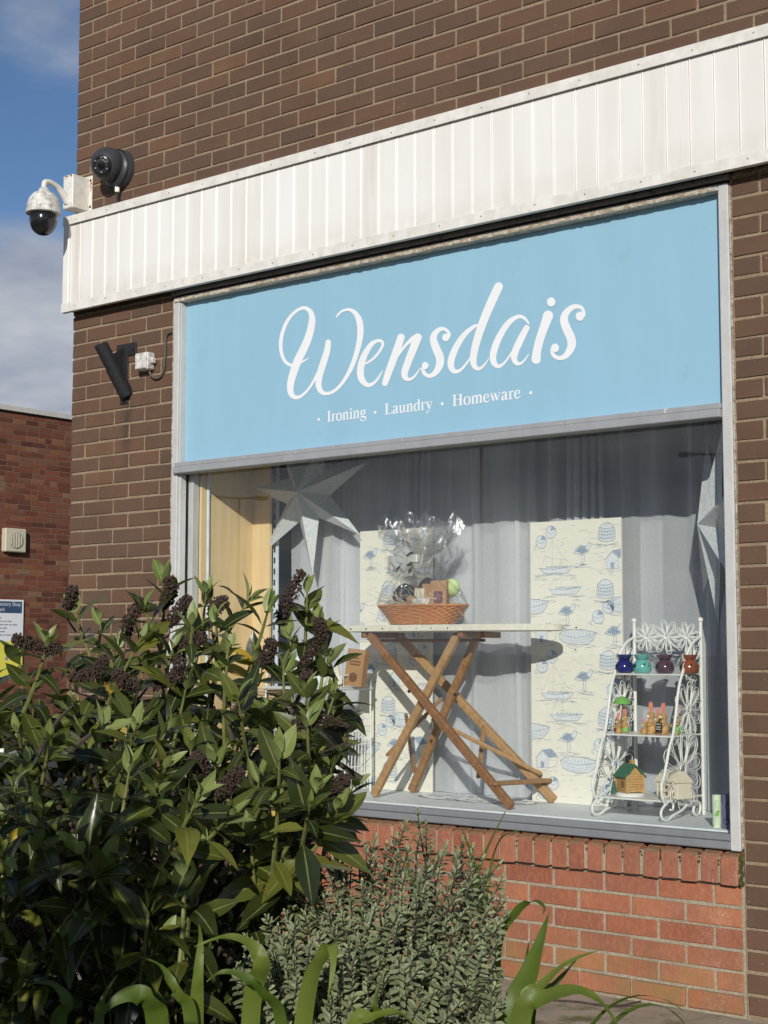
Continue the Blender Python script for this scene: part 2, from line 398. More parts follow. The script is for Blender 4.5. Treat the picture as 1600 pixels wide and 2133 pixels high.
simple('notice_ink', (0.25, 0.27, 0.30), 0.5, bump=0)
simple('lamp_grey', (0.16, 0.16, 0.16), 0.5)
simple('roof_felt', (0.09, 0.09, 0.09), 0.9)
# foliage ----------------------------------------------------------
def leaf_mat(name, stops, under, rough=0.32, trans=0.18, rib=(0.16, 0.20, 0.07), spots=0.0, spec=0.45, vein=1.0):
    k = N(name)
    g = k.n('ShaderNodeNewGeometry')
    uv = k.n('ShaderNodeUVMap'); su = k.n('ShaderNodeSeparateXYZ'); k.l(uv.outputs[0], su.inputs[0])
    c = k.ramp(k.rnd(), stops)
    c = k.mix(k.rng(k.noise(45, 4), 0.35, 0.7, 0, 0.4), c, k.mix(1.0, c, (0.55, 0.62, 0.5), 'MULTIPLY'))
    w = k.math('ABSOLUTE', k.math('SUBTRACT', su.outputs[1], 0.5))
    c = k.mix(k.rng(w, 0.055, 0.015, 0, 0.75), c, rib)
    # fine side veins
    vv = k.math('SINE', k.math('ADD', k.math('MULTIPLY', su.outputs[0], 62.0), k.math('MULTIPLY', w, -38.0)))
    c = k.mix(k.rng(vv, 0.8, 1.0, 0, 0.16*vein), c, rib)
    if spots: c = k.mix(k.rng(k.noise(160, 3), 0.66, 0.72, 0, spots), c, (0.05, 0.03, 0.015))
    c = k.mix(g.outputs['Backfacing'], c, k.mix(0.65, c, under))
    h = k.math('ADD', k.math('MULTIPLY', vv, 0.25*vein), k.noise(90, 3))
    b = k.bsdf(c, rough, spec, 0, k.bump(h, 0.22, 0.0012))
    t = k.n('ShaderNodeBsdfTranslucent'); k.l(k.mix(1.0, c, (1.5, 1.7, 0.7), 'MULTIPLY'), t.inputs[0])
    mi = k.n('ShaderNodeMixShader'); mi.inputs[0].default_value = trans; k.l(b, mi.inputs[1]); k.l(t.outputs[0], mi.inputs[2])
    return k.done(mi.outputs[0])
leaf_mat('leaf_dark', [(0, (0.018, 0.028, 0.008)), (0.38, (0.038, 0.051, 0.011)), (0.66, (0.068, 0.083, 0.015)), (0.86, (0.120, 0.130, 0.022)), (1, (0.185, 0.185, 0.035))], (0.15, 0.19, 0.06), 0.26, spots=0.6, vein=0.18, rib=(0.20, 0.23, 0.08))
leaf_mat('leaf_young', [(0, (0.19, 0.25, 0.065)), (0.5, (0.27, 0.32, 0.105)), (1, (0.16, 0.22, 0.055))], (0.32, 0.37, 0.16), 0.4, 0.28, rib=(0.36, 0.39, 0.18), vein=0.2)
leaf_mat('leaf_yellow', [(0, (0.50, 0.30, 0.02)), (1, (0.32, 0.26, 0.03))], (0.4, 0.3, 0.06), 0.45, 0.2, rib=(0.5, 0.4, 0.1))
leaf_mat('leaf_grey_tip', [(0, (0.26, 0.31, 0.17)), (1, (0.34, 0.38, 0.21))], (0.3, 0.34, 0.2), 0.5, 0.15, rib=(0.36, 0.4, 0.25), vein=0.0)
leaf_mat('leaf_grey', [(0, (0.125, 0.150, 0.080)), (0.5, (0.185, 0.210, 0.110)), (0.95, (0.25, 0.265, 0.14)), (1, (0.23, 0.19, 0.09))], (0.26, 0.29, 0.19), 0.5, 0.12, rib=(0.34, 0.37, 0.24), vein=0.0)
def strap_mat():
    k = N('leaf_strap')
    g = k.n('ShaderNodeNewGeometry')
    uv = k.n('ShaderNodeUVMap'); su = k.n('ShaderNodeSeparateXYZ'); k.l(uv.outputs[0], su.inputs[0])
    c = k.ramp(k.rnd(), [(0, (0.062, 0.105, 0.016)), (0.5, (0.105, 0.155, 0.026)), (1, (0.135, 0.180, 0.032))])
    vn = k.math('SINE', k.math('MULTIPLY', su.outputs[1], 75.0))
    c = k.mix(k.rng(vn, 0.2, 1.0, 0, 0.22), c, k.mix(1.0, c, (1.5, 1.4, 1.2), 'MULTIPLY'))
    c = k.mix(k.rng(k.noise(14, 5), 0.45, 0.75, 0, 0.55), c, k.mix(1.0, c, (1.35, 1.25, 0.8), 'MULTIPLY'))
    tipb = k.math('MULTIPLY', k.rng(su.outputs[0], 0.93, 1.0), k.rng(k.noise(120, 3), 0.35, 0.6))
    c = k.mix(tipb, c, (0.20, 0.13, 0.05))
    c = k.mix(k.math('MULTIPLY', k.rng(k.noise(60, 4, 0.7), 0.66, 0.74), 0.6), c, (0.17, 0.15, 0.04))
    b = k.bsdf(c, 0.44, 0.38, 0, k.bump(k.math('ADD', k.math('MULTIPLY', vn, 0.10), k.noise(70, 3)), 0.25, 0.0012))
    t = k.n('ShaderNodeBsdfTranslucent'); k.l(k.mix(1.0, c, (1.9, 1.9, 0.8), 'MULTIPLY'), t.inputs[0])
    mi = k.n('ShaderNodeMixShader'); mi.inputs[0].default_value = 0.30; k.l(b, mi.inputs[1]); k.l(t.outputs[0], mi.inputs[2])
    return k.done(mi.outputs[0])
strap_mat()
leaf_mat('leaf_pale', [(0, (0.19, 0.25, 0.09)), (0.5, (0.25, 0.30, 0.13)), (1, (0.15, 0.21, 0.07))], (0.28, 0.33, 0.18), 0.55, 0.25, rib=(0.3, 0.34, 0.18))
simple('stem_green', (0.14, 0.15, 0.045), 0.6, var=0.3, scale=60)
simple('stem_brown', (0.055, 0.040, 0.030), 0.85, var=0.4, scale=50, bump=0.6, bscale=200, bdist=0.002)
simple('spike_brown', (0.050, 0.031, 0.022), 0.85, var=0.45, scale=220, bump=0.7, bscale=500, bdist=0.001, rnd=0.3)
# ------------------------------------------------------------------ mesh builder
def frame_of(dirv, up=Vector((0, 0, 1))):
    x = dirv.normalized()
    y = up.cross(x)
    if y.length < 1e-5: y = Vector((0, 1, 0)).cross(x)
    y.normalize(); z = x.cross(y)
    return x, y, z
def mat_axes(o, x, y, z):
    return Matrix(((x.x, y.x, z.x, o.x), (x.y, y.y, z.y, o.y), (x.z, y.z, z.z, o.z), (0, 0, 0, 1)))
def T(x, y=None, z=None):
    return Matrix.Translation(x if y is None else (x, y, z))
def RZ(a): return Matrix.Rotation(a, 4, 'Z')
def spline(pts, n=8, closed=False):
    """Catmull-Rom through tuples of any length"""
    P = [tuple(p) for p in pts]; L = len(P); out = []
    segs = L if closed else L-1
    for i in range(segs):
        if closed: a, b, c, d = P[i-1], P[i], P[(i+1) % L], P[(i+2) % L]
        else: a, b, c, d = P[max(i-1, 0)], P[i], P[i+1], P[min(i+2, L-1)]
        for j in range(n):
            t = j/n
            out.append(tuple(0.5*((2*q)+(r-p)*t+(2*p-5*q+4*r-s)*t*t+(3*q-p-3*r+s)*t**3) for p, q, r, s in zip(a, b, c, d)))
    if not closed: out.append(P[-1])
    return out
class MB:
    def __init__(s): s.v = []; s.f = []; s.uv = []
    def add(s, vs, fs, M=None, uv=None):
        o = len(s.v)
        for p in vs:
            p = Vector(p); s.v.append(M @ p if M else p)
        for f in fs: s.f.append([i+o for i in f])
        s.uv += list(uv) if uv else [(0.5, 0.25)]*len(vs)
        return s
    def box(s, lo, hi, bev=0.0, M=None):
        lo = Vector(lo); hi = Vector(hi)
        if not bev:
            vs = [(x, y, z) for x in (lo.x, hi.x) for y in (lo.y, hi.y) for z in (lo.z, hi.z)]
            return s.add(vs, [(0, 1, 3, 2), (4, 6, 7, 5), (0, 4, 5, 1), (2, 3, 7, 6), (0, 2, 6, 4), (1, 5, 7, 3)], M)
        vs = []; idx = {}
        for ix in (0, 1):
            for iy in (0, 1):
                for iz in (0, 1):
                    c = [(lo, hi)[ix].x, (lo, hi)[iy].y, (lo, hi)[iz].z]
                    sg = [1-2*ix, 1-2*iy, 1-2*iz]
                    for a in range(3):
                        p = list(c)
                        for b in range(3):
                            if b != a: p[b] += sg[b]*bev
                        idx[(ix, iy, iz, a)] = len(vs); vs.append(p)
        g = lambda x, y, z, a: idx[(x, y, z, a)]
        fs = []
        for i in (0, 1):
            q = [g(i, 0, 0, 0), g(i, 0, 1, 0), g(i, 1, 1, 0), g(i, 1, 0, 0)]; fs.append(q if i == 0 else q[::-1])
            q = [g(0, i, 0, 1), g(1, i, 0, 1), g(1, i, 1, 1), g(0, i, 1, 1)]; fs.append(q if i == 0 else q[::-1])
            q = [g(0, 0, i, 2), g(0, 1, i, 2), g(1, 1, i, 2), g(1, 0, i, 2)]; fs.append(q if i == 0 else q[::-1])
        for a in (0, 1):
            for b in (0, 1):
                q = [g(a, b, 0, 0), g(a, b, 0, 1), g(a, b, 1, 1), g(a, b, 1, 0)]; fs.append(q if a != b else q[::-1])
                q = [g(a, 0, b, 2), g(a, 0, b, 0), g(a, 1, b, 0), g(a, 1, b, 2)]; fs.append(q if a != b else q[::-1])
                q = [g(0, a, b, 1), g(0, a, b, 2), g(1, a, b, 2), g(1, a, b, 1)]; fs.append(q if a != b else q[::-1])
        for x in (0, 1):
            for y in (0, 1):
                for z in (0, 1):
                    q = [g(x, y, z, 0), g(x, y, z, 1), g(x, y, z, 2)]; fs.append(q if (x+y+z) % 2 else q[::-1])
        return s.add(vs, fs, M)
    def tube(s, pts, r, n=8, closed=False, M=None, flat=1.0):
        pts = [Vector(p[:3]) for p in pts]; L = len(pts)
        rr = r if isinstance(r, (list, tuple)) else [r]*L
        t0 = (pts[1]-pts[0]).normalized()
        up = Vector((0, 0, 1)) if abs(t0.z) < 0.9 else Vector((0, 1, 0))
        nx = (up - t0*up.dot(t0)).normalized()
        vs = []
        for i, p in enumerate(pts):
            if closed: t = pts[(i+1) % L]-pts[i-1]
            else: t = pts[min(i+1, L-1)]-pts[max(i-1, 0)]
            t.normalize()
            nx = nx - t*nx.dot(t)
            if nx.length < 1e-6: nx = t.orthogonal()
            nx.normalize(); ny = t.cross(nx)
            for k in range(n):
                a = 2*PI*k/n
                vs.append(p + (nx*math.cos(a) + ny*math.sin(a)*flat)*rr[i])
        fs = []
        for i in range(L if closed else L-1):
            j = (i+1) % L
            for k in range(n):
                k2 = (k+1) % n
                fs.append((i*n+k, i*n+k2, j*n+k2, j*n+k))
        if not closed:
            fs.append(tuple(range(n))[::-1]); fs.append(tuple((L-1)*n+k for k in range(n)))
        return s.add(vs, fs, M)
    def lathe(s, prof, n=24, M=None, sx=1.0, sy=1.0, sq=1.0):
        vs = []
        for r, z in prof:
            for k in range(n):
                a = 2*PI*k/n; c, q = math.cos(a), math.sin(a)
                if sq != 1.0:
                    c = math.copysign(abs(c)**sq, c); q = math.copysign(abs(q)**sq, q)
                vs.append((r*c*sx, r*q*sy, z))
        fs = []
        for i in range(len(prof)-1):
            for k in range(n):
                k2 = (k+1) % n; fs.append((i*n+k, i*n+k2, (i+1)*n+k2, (i+1)*n+k))
        fs.append(tuple(range(n))[::-1]); fs.append(tuple((len(prof)-1)*n+k for k in range(n)))
        return s.add(vs, fs, M)
    def ball(s, c, r, nu=14, nv=9, M=None):
        r = (r, r, r) if not isinstance(r, (tuple, list)) else r
        prof = []
        vs = []
        for i in range(nv+1):
            th = PI*i/nv
            for k in range(nu):
                a = 2*PI*k/nu
                vs.append((c[0]+r[0]*math.sin(th)*math.cos(a), c[1]+r[1]*math.sin(th)*math.sin(a), c[2]-r[2]*math.cos(th)))
        fs = []
        for i in range(nv):
            for k in range(nu):
                k2 = (k+1) % nu; fs.append((i*nu+k, i*nu+k2, (i+1)*nu+k2, (i+1)*nu+k))
        return s.add(vs, fs, M)
    def prism(s, poly, d, M=None):
        """poly in local XZ, front at y=0, back at y=d"""
        n = len(poly)
        ar = sum(poly[i][0]*poly[(i+1) % n][1]-poly[(i+1) % n][0]*poly[i][1] for i in range(n))
        if ar < 0: poly = poly[::-1]
        vs = [(x, 0, z) for x, z in poly] + [(x, d, z) for x, z in poly]
        fs = [tuple(range(n)), tuple(range(n, 2*n))[::-1]]
        for i in range(n):
            j = (i+1) % n; fs.append((i, i+n, j+n, j))
        return s.add(vs, fs, M)
WPOS = {}
def link(o, parent):
    col.objects.link(o)
    if parent is not None: o.parent = parent
def mesh_of(name, mb, mat, smooth=False, sharp=40):
    me = bpy.data.meshes.new(name)
    me.from_pydata([tuple(v) for v in mb.v], [], mb.f)
    me.materials.append(MATS[mat])
    if any(u != (0.5, 0.25) for u in mb.uv):
        ul = me.uv_layers.new(name='UVMap')
        li = [0]*len(me.loops); me.loops.foreach_get('vertex_index', li)
        flat = []
        for i in li: flat += mb.uv[i]
        ul.data.foreach_set('uv', flat)
    if smooth:
        me.polygons.foreach_set('use_smooth', [True]*len(me.polygons))
        if sharp: me.set_sharp_from_angle(angle=math.radians(sharp))
    me.update()
    return me
def put(name, mb, mat, parent=None, smooth=False, sharp=40, kind=None):
    """link the collected shapes (world coordinates) as one object, origin at its base"""
    xs = [v.x for v in mb.v]; ys = [v.y for v in mb.v]; zs = [v.z for v in mb.v]
    o0 = Vector(((min(xs)+max(xs))/2, (min(ys)+max(ys))/2, min(zs)))
    mb.v = [v-o0 for v in mb.v]
    o = bpy.data.objects.new(name, mesh_of(name, mb, mat, smooth, sharp))
    link(o, parent)
    WPOS[o.name] = o0
    o.location = o0 - (WPOS[parent.name] if parent else Vector((0, 0, 0)))
    if kind: o['kind'] = kind
    return o
def inst(name, me, M, parent=None):
    """an object sharing mesh data, placed by a world matrix"""
    o = bpy.data.objects.new(name, me); link(o, parent)
    if parent: M = T(-WPOS[parent.name]) @ M
    o.matrix_local = M
    return o
def thing(name, label, cat, loc, group=None):
    o = bpy.data.objects.new(name, None); o.empty_display_size = 0.05
    col.objects.link(o); o.location = loc; WPOS[o.name] = Vector(loc)
    return tag(o, label, cat, group)
def tag(o, label, cat=None, group=None):
    o['label'] = label
    if cat: o['category'] = cat
    if group: o['group'] = group
    return o
# ------------------------------------------------------------------ ground
GZ = 0.11
o = put('ground', MB().box((-250, -300, GZ-0.3), (250, 300, GZ-0.004)), 'asphalt', kind='structure')
b = MB()
o = put('pavement', MB().box((-6, -3.1, GZ-0.2), (14, 0.3, GZ)), 'concrete', kind='structure')
# ------------------------------------------------------------------ brick building
ZJ = 3.1261; CH = 0.075                # height of a bed joint, course height
XR = 3.722                             # right edge of the shop window
building = thing('brick_building', 'dark brown brick shop building with white clad band and big window', 'building', (2.0, 1.0, GZ))
wall_up = put('upper_wall', MB().box((0.006, 0.0045, 3.10), (7.0, 4.0, 6.1)), 'mortar', building)
pier_l = put('corner_pier', MB().box((0.006, 0.0045, GZ-0.1), (0.762, 0.30, 3.0995)), 'mortar', building)
pier_r = put('side_pier', MB().box((XR+0.002, 0.0045, GZ-0.1), (7.0, 0.30, 3.0995)), 'mortar', building)
riser = put('stall_riser', MB().box((0.7625, 0.012, GZ-0.1), (XR+0.0015, 0.28, 0.60)), 'grey_mortar', building)
put('side_wall', MB().box((0.007, 0.3005, GZ-0.1), (0.2, 4.0, 3.0995)), 'brown_brick', building)
BM = {}
def brick_mesh(kind, w, h, d, mat):
    key = (kind, round(w, 4))
    if key not in BM:
        L = []
        for i in range(6):
            mb = MB().box((-w/2, 0, -h/2), (w/2, d, h/2), 0.0028)
            r = random.Random(i*7+int(w*1000))
            mb.v = [v+Vector((r.uniform(-1, 1)*0.0017, r.uniform(-0.6, 0.6)*0.0013, r.uniform(-1, 1)*0.0015)) for v in mb.v]
            L.append(mesh_of('brick', mb, mat))
        BM[key] = L
    return BM[key]
rest = {}
def brick(x0, x1, z0, z1, y, parent, kind, mat, vis, d=0.05):
    w = x1-x0
    if w < 0.02: return
    x = (x0+x1)/2; z = (z0+z1)/2
    M = T(x+RNG.uniform(-0.0015, 0.0015), y+RNG.uniform(-0.0016, 0.0014), z+RNG.uniform(-0.0016, 0.0016)) @ Matrix.Rotation(RNG.gauss(0, 0.0036), 4, 'Y') @ Matrix.Rotation(RNG.gauss(0, 0.004), 4, 'Z')
    if vis: inst('brick', RNG.choice(brick_mesh(kind, round(w, 3), z1-z0, d, mat)), M, parent)
    else:
        rest.setdefault((parent.name, mat), (parent, MB()))[1].box((-w/2, 0, -(z1-z0)/2), (w/2, d, (z1-z0)/2), 0.0028, M)
def inframe(p, pad=25):
    u, v, _ = proj(Vector(p)); return -pad < u < 1600+pad and -pad < v < 2133+pad
J = 0.0104
def course(k, xa, xb, first, parent, y=0.0, visf=None):
    z1 = ZJ - k*CH - J/2; z0 = z1-(CH-J)
    x = xa; i = 0
    while x < xb-0.02:
        L = first if i == 0 else 0.215
        x1 = min(x+L, xb)
        brick(x, x1, z0, z1, y, parent, 'brown', 'brown_brick', visf((x+x1)/2, z0))
        x = x1+J; i += 1
for k in range(-39, -5):
    course(k, 0.0, 7.0, 0.1025 if k % 2 else 0.215, wall_up, visf=lambda x, z: z > 3.545 and (inframe((x-0.11, 0, z)) or inframe((x+0.11, 0, z))))
for k in range(-5, 0):
    course(k, 0.0, 7.0, 0.1025 if k % 2 else 0.215, wall_up, visf=lambda x, z: False)
for k in range(0, 40):
    course(k, 0.0, 0.760, 0.1025 if k % 2 else 0.215, pier_l, visf=lambda x, z: proj(Vector((x, 0, z)))[1] < 1290)
    course(k, XR+0.007, 7.0, 0.215 if k % 2 else 0.1025, pier_r, visf=lambda x, z: inframe((x-0.1, 0, z)))
# stall riser in red brick
ri = 0
for r in range(8):
    z1 = 0.563 - r*CH; z0 = z1-0.0645
    if z0 < GZ-0.05: break
    low = z0 < 0.135
    x1 = XR-0.014; i = 0
    while x1 > 0.78:
        L = (0.1025 if r % 2 == 0 else 0.215) if i == 0 else 0.215
        x0 = max(x1-L, 0.766)
        brick(x0, x1, z0, z1, 0.0015 if low else 0.008, riser, 'riser', 'red_brick', x1 > 2.0)
        x1 = x0-J-RNG.uniform(0, 0.002); i += 1
# sill of sloping bricks on edge
def sill_brick_mesh(i):
    r = random.Random(i+50)
    w = 0.0655/2; yf = -0.022
    prof = [(yf, 0.574), (yf-0.002, 0.666), (yf+0.008, 0.675), (0.04, 0.694), (0.04, 0.574)]
    mb = MB(); vs = []
    for sx in (-w, -w+0.004, w-0.004, w):
        for (yy, zz) in prof:
            inset = 0.003 if abs(sx) == w else 0
            vs.append((sx+r.uniform(-1, 1)*0.0015, yy+inset+r.uniform(-1, 1)*0.0015, zz-0.574-(inset if zz > 0.6 else -inset)+r.uniform(-1, 1)*0.0015))
    fs = []
    for a in range(3):
        for b in range(5):
            c = (b+1) % 5; fs.append((a*5+b, a*5+c, (a+1)*5+c, (a+1)*5+b))
    fs += [(0, 4, 3, 2, 1), (15, 16, 17, 18, 19)]
    mb.add(vs, fs); return mesh_of('sill_brick', mb, 'red_brick')
sm = [sill_brick_mesh(i) for i in range(6)]
sill = put('window_sill', MB().box((0.766, -0.0165, 0.577), (XR-0.006, 0.03, 0.667)), 'grey_mortar', building)
x = XR-0.046; i = 0
while x > 0.80:
    inst('sill_brick', sm[i % 6], T(x, RNG.uniform(-0.003, 0.002), 0.574+RNG.uniform(-0.003, 0.003)) @ Matrix.Rotation(RNG.gauss(0, 0.025), 4, 'Y') @ RZ(RNG.gauss(0, 0.01)), sill)
    x -= 0.0785+RNG.uniform(-0.0015, 0.0015); i += 1
for (pn, mt), (par, mb) in rest.items():
    o = put('brickwork', mb, mt, par, kind='stuff')
# moss and crumbling mortar
mb = MB(); r = random.Random(3)
def lump(mb, c, s, r, n=6):
    vs = []; 
    for a in range(3):
        for k in range(n):
            t = 2*PI*k/n; q = (1.0, 0.8, 0.25)[a]
            vs.append((c[0]+s[0]*q*math.cos(t)*r.uniform(0.75, 1.2), c[1]+s[1]*(0.0, -0.6, -1.0)[a]*r.uniform(0.8, 1.2), c[2]+s[2]*q*math.sin(t)*r.uniform(0.75, 1.2)))
    fs = [(a*n+k, a*n+(k+1) % n, (a+1)*n+(k+1) % n, (a+1)*n+k) for a in range(2) for k in range(n)]
    fs.append(tuple(2*n+k for k in range(n)))
    mb.add(vs, fs)
for j in range(26):
    lump(mb, (XR-0.005+r.uniform(-0.004, 0.004), r.uniform(-0.02, -0.002), 0.575+j*0.0042), (0.006, 0.005, 0.009), r)
for j in range(46):
    xx = XR-0.0855-0.0785*r.randrange(0, 12)+r.uniform(-0.003, 0.003)
    lump(mb, (xx, -0.016, r.uniform(0.635, 0.676)), (0.004, 0.005, 0.006), r)
put('moss', mb, 'moss', building, smooth=True, kind='stuff')
mb = MB()
for j in range(40):                                     # broken bedding mortar under the band
    t = j/39
    lump(mb, (XR+0.012+t*0.21, 0.004, 3.139+r.uniform(-0.006, 0.008)), (0.012, 0.014, 0.014), r)
for j in range(26):
    lump(mb, (0.02+j*0.0285, 0.004, 3.128+r.uniform(-0.002, 0.003)), (0.018, 0.009, 0.007), r)
put('crumbling_mortar', mb, 'mortar', building, smooth=True, kind='stuff')
# ------------------------------------------------------------------ white fascia band
fascia = thing('fascia', 'long band of white vertical cladding above the shop window', 'fascia', (2.0, -0.04, 3.137))
FX1 = 5.6
screw_me = mesh_of('screw', MB().lathe([(0.0036, 0), (0.0030, 0.0020), (0.0010, 0.0028)], 8), 'screw')
put('backing', MB().box((0.006, -0.058, 3.150), (FX1, -0.0005, 3.632)), 'soffit_dark', fascia)
put('soffit', MB().box((0.012, -0.052, 3.1455), (FX1-0.002, -0.002, 3.1495)), 'dark_gap', fascia)
pl = MB(); w = 0.0994
# section of one board: round bead at its left edge, shallow step at the right
sec = [(0.0, 0.0), (0.0008, -0.0030), (0.0025, -0.0046), (0.0050, -0.0046), (0.0068, -0.0032), (0.0074, 0.0002), (0.0098, -0.0018), (w-0.004, -0.0018), (w-0.002, 0.0), (w-0.002, 0.002), (0.0, 0.002)]
pl.v = [Vector((a, b_, 0.0)) for a, b_ in sec]+[Vector((a, b_, 0.425)) for a, b_ in sec]; pl.uv = [(0.5, 0.25)]*len(pl.v)
n = len(sec)
pl.f = [[(i+1) % n, i, i+n, (i+1) % n+n] for i in range(n)]+[list(range(n)), list(range(n, 2*n))[::-1]]
plank = mesh_of('plank', pl, 'white_cladding')
for f_ in plank.polygons: f_.use_smooth = False
i = 0
while 0.1215-0.0055+i*w < FX1-w:
    inst('plank', plank, T(0.116+(i-0)*w, -0.0612, 3.172) @ RZ(RNG.gauss(0, 0.0012)), fascia); i += 1
put('end_plank', MB().box((0.044, -0.063, 3.172), (0.1145, -0.0585, 3.597)), 'white_cladding', fascia)
put('corner_trim', MB().box((-0.004, -0.0745, 3.176), (0.042, -0.002, 3.602), 0.003), 'white_cladding', fascia)
for za, zb, nm in ((3.594, 3.640, 'top_trim'), (3.134, 3.180, 'bottom_trim')):
    ja, jb = 2.05, 4.4
    for q0, q1 in ((-0.006, ja), (ja+0.0015, jb), (jb+0.0015, FX1)):
        mb = MB().box((q0, -0.0775, za), (q1, -0.0715, zb), 0.0012)
        if nm == 'top_trim': mb.box((q0, -0.0714, zb-0.004), (q1, -0.001, zb))
        else: mb.box((q0, -0.0714, za), (q1, -0.0535, za+0.003))
        put(nm, mb, 'white_trim', fascia)
    xs = 0.09
    while xs < FX1:
        inst('screw', screw_me, T(xs+RNG.uniform(-0.02, 0.02), -0.0774, (za+zb)/2+RNG.uniform(-0.003, 0.005)) @ Matrix.Rotation(PI/2, 4, 'X'), fascia); xs += 0.235
# ------------------------------------------------------------------ shop window frame
win = thing('shop_window', 'wide shop window in peeling grey timber frame above red brick sill', 'window', (2.25, 0.03, 0.69))
XL = 0.766
def jagged(x, z0, z1, w, y, r, mb, side):
    z = z0
    while z < z1:
        h = r.uniform(0.015, 0.05)
        mb.box((x-w*r.uniform(0.5, 1.1), y-r.uniform(0, 0.004), z), (x+w*r.uniform(0.4, 1.1), y+0.02, min(z+h, z1)-0.0005), 0.001)
        z += h
mb = MB().box((XL+0.003, -0.008, 0.70), (XL+0.040, 0.0445, 3.086), 0.003)
mb.box((XL+0.0403, 0.004, 0.765), (XL+0.052, 0.0442, 2.243), 0.002)
mb.box((XL+0.0403, 0.004, 2.30), (XL+0.046, 0.0442, 3.086), 0.001)
put('jamb', mb, 'jamb_paint', win)
put('jamb', MB().box((3.6755, -0.010, 0.690), (XR-0.006, 0.0445, 3.111), 0.004), 'jamb_paint', win)
put('inner_jamb', MB().box((XL+0.053, 0.0575, 0.765), (XL+0.085, 0.100, 2.60), 0.002), 'jamb_paint', win)
put('inner_jamb', MB().box((3.690, 0.0575, 0.765), (XR-0.003, 0.100, 2.60), 0.002), 'jamb_paint', win)
r = random.Random(11); mb = MB()
jagged(XL-0.002, 0.70, 3.10, 0.0045, -0.0025, r, mb, -1)
put('sealant', mb, 'sealant', win)
mb = MB(); jagged(XR-0.001, 0.70, 3.10, 0.0035, -0.0035, r, mb, 1)
put('sealant', mb, 'sealant', win)
put('head_trim', MB().box((XL-0.006, -0.018, 3.122), (XR+0.002, 0.003, 3.1425), 0.002), 'weathered_timber', win)
put('head_shadow_gap', MB().box((XL, 0.0035, 3.1125), (XR-0.003, 0.044, 3.1345)), 'dark_gap', win)
put('head', MB().box((XL+0.003, -0.010, 3.089), (3.675, 0.0445, 3.112), 0.0025), 'head_paint', win)
mb = MB()
for j in range(150):                                     # flaking paint along the head
    xx = XL+0.06+2.82*j/150
    if r.random() < 0.97: mb.box((xx, -0.0114-0.0005*(j % 4), 3.090+r.uniform(-0.003, 0.004)), (xx+r.uniform(0.018, 0.034), -0.0098+0.0003*(j % 4), 3.108+r.uniform(-0.003, 0.002)))
put('peeling_paint', mb, 'sealant', win)
mb = MB().box((XL+0.030, -0.030, 2.243), (3.675, 0.0445, 2.2745), 0.003)
mb.box((XL+0.032, -0.020, 2.2750), (3.675, 0.0445, 2.2965), 0.003)
put('transom', mb, 'transom_paint', win)
mb = MB().box((XL+0.041, -0.010, 0.693), (3.675, 0.20, 0.7215), 0.004)
mb.box((XL+0.0531, 0.0, 0.722), (3.672, 0.046, 0.7475), 0.004)
put('bottom_rail', mb, 'rail_paint', win)
put('glass_pane', MB().box((XL+0.0532, 0.048, 0.7485), (3.6750, 0.054, 2.2425)), 'window_glass', win)
# ------------------------------------------------------------------ sign panel with lettering
SY = 0.036
sign = thing('shop_sign', 'pale blue sign panel lettered Wensdais in white script over the window', 'sign', (2.24, SY, 2.297))
put('panel', MB().box((XL+0.047, SY, 2.2972), (3.6750, SY+0.008, 3.0885)), 'sign_blue', sign)
def crop2photo(x, y): return 560+x/2.2857, 570+y/2.2857
def stroke_poly(pts, n=6):
    """(x, y, width) in crop pixels -> outline of the brush stroke on the panel"""
    P = spline(pts, n); Lf = []; Rt = []
    for i, p in enumerate(P):
        a = P[max(i-1, 0)]; b_ = P[min(i+1, len(P)-1)]
        tx, ty = b_[0]-a[0], b_[1]-a[1]; L = math.hypot(tx, ty) or 1
        nx, ny = -ty/L, tx/L; h = max(p[2]*1.16, 3)/2
        Lf.append((p[0]+nx*h, p[1]+ny*h)); Rt.append((p[0]-nx*h, p[1]-ny*h))
    return Lf, Rt
def add_stroke(mb, pts, y, cap=True):
    Lf, Rt = stroke_poly(pts); n = len(Lf); vs = []
    for q in Lf+Rt:
        u, v = crop2photo(*q); p = onY(u, v, y); vs.append((p.x, y, p.z))
    fs = []
    vs = [(v[0], v[1]-0.0005*(k % n)/n, v[2]) for k, v in enumerate(vs)]     # the brush laps over itself
    for i in range(n-1):
        f_ = (i, i+1, n+i+1, n+i); fs.append(f_)
    mb.add(vs, fs)
    if cap:
        for e in (0, -1): add_disc(mb, pts[e][0], pts[e][1], max(pts[e][2]*1.16, 3)/2, y-0.00004-(0.0005 if e else 0))
def add_disc(mb, x, y, rx, Y, ry=None):
    vs = []
    for k in range(18):
        a = 2*PI*k/18; u, v = crop2photo(x+rx*math.cos(a), y+(ry or rx)*math.sin(a)); p = onY(u, v, Y); vs.append((p.x, Y, p.z))
    mb.add(vs, [tuple(range(18))])
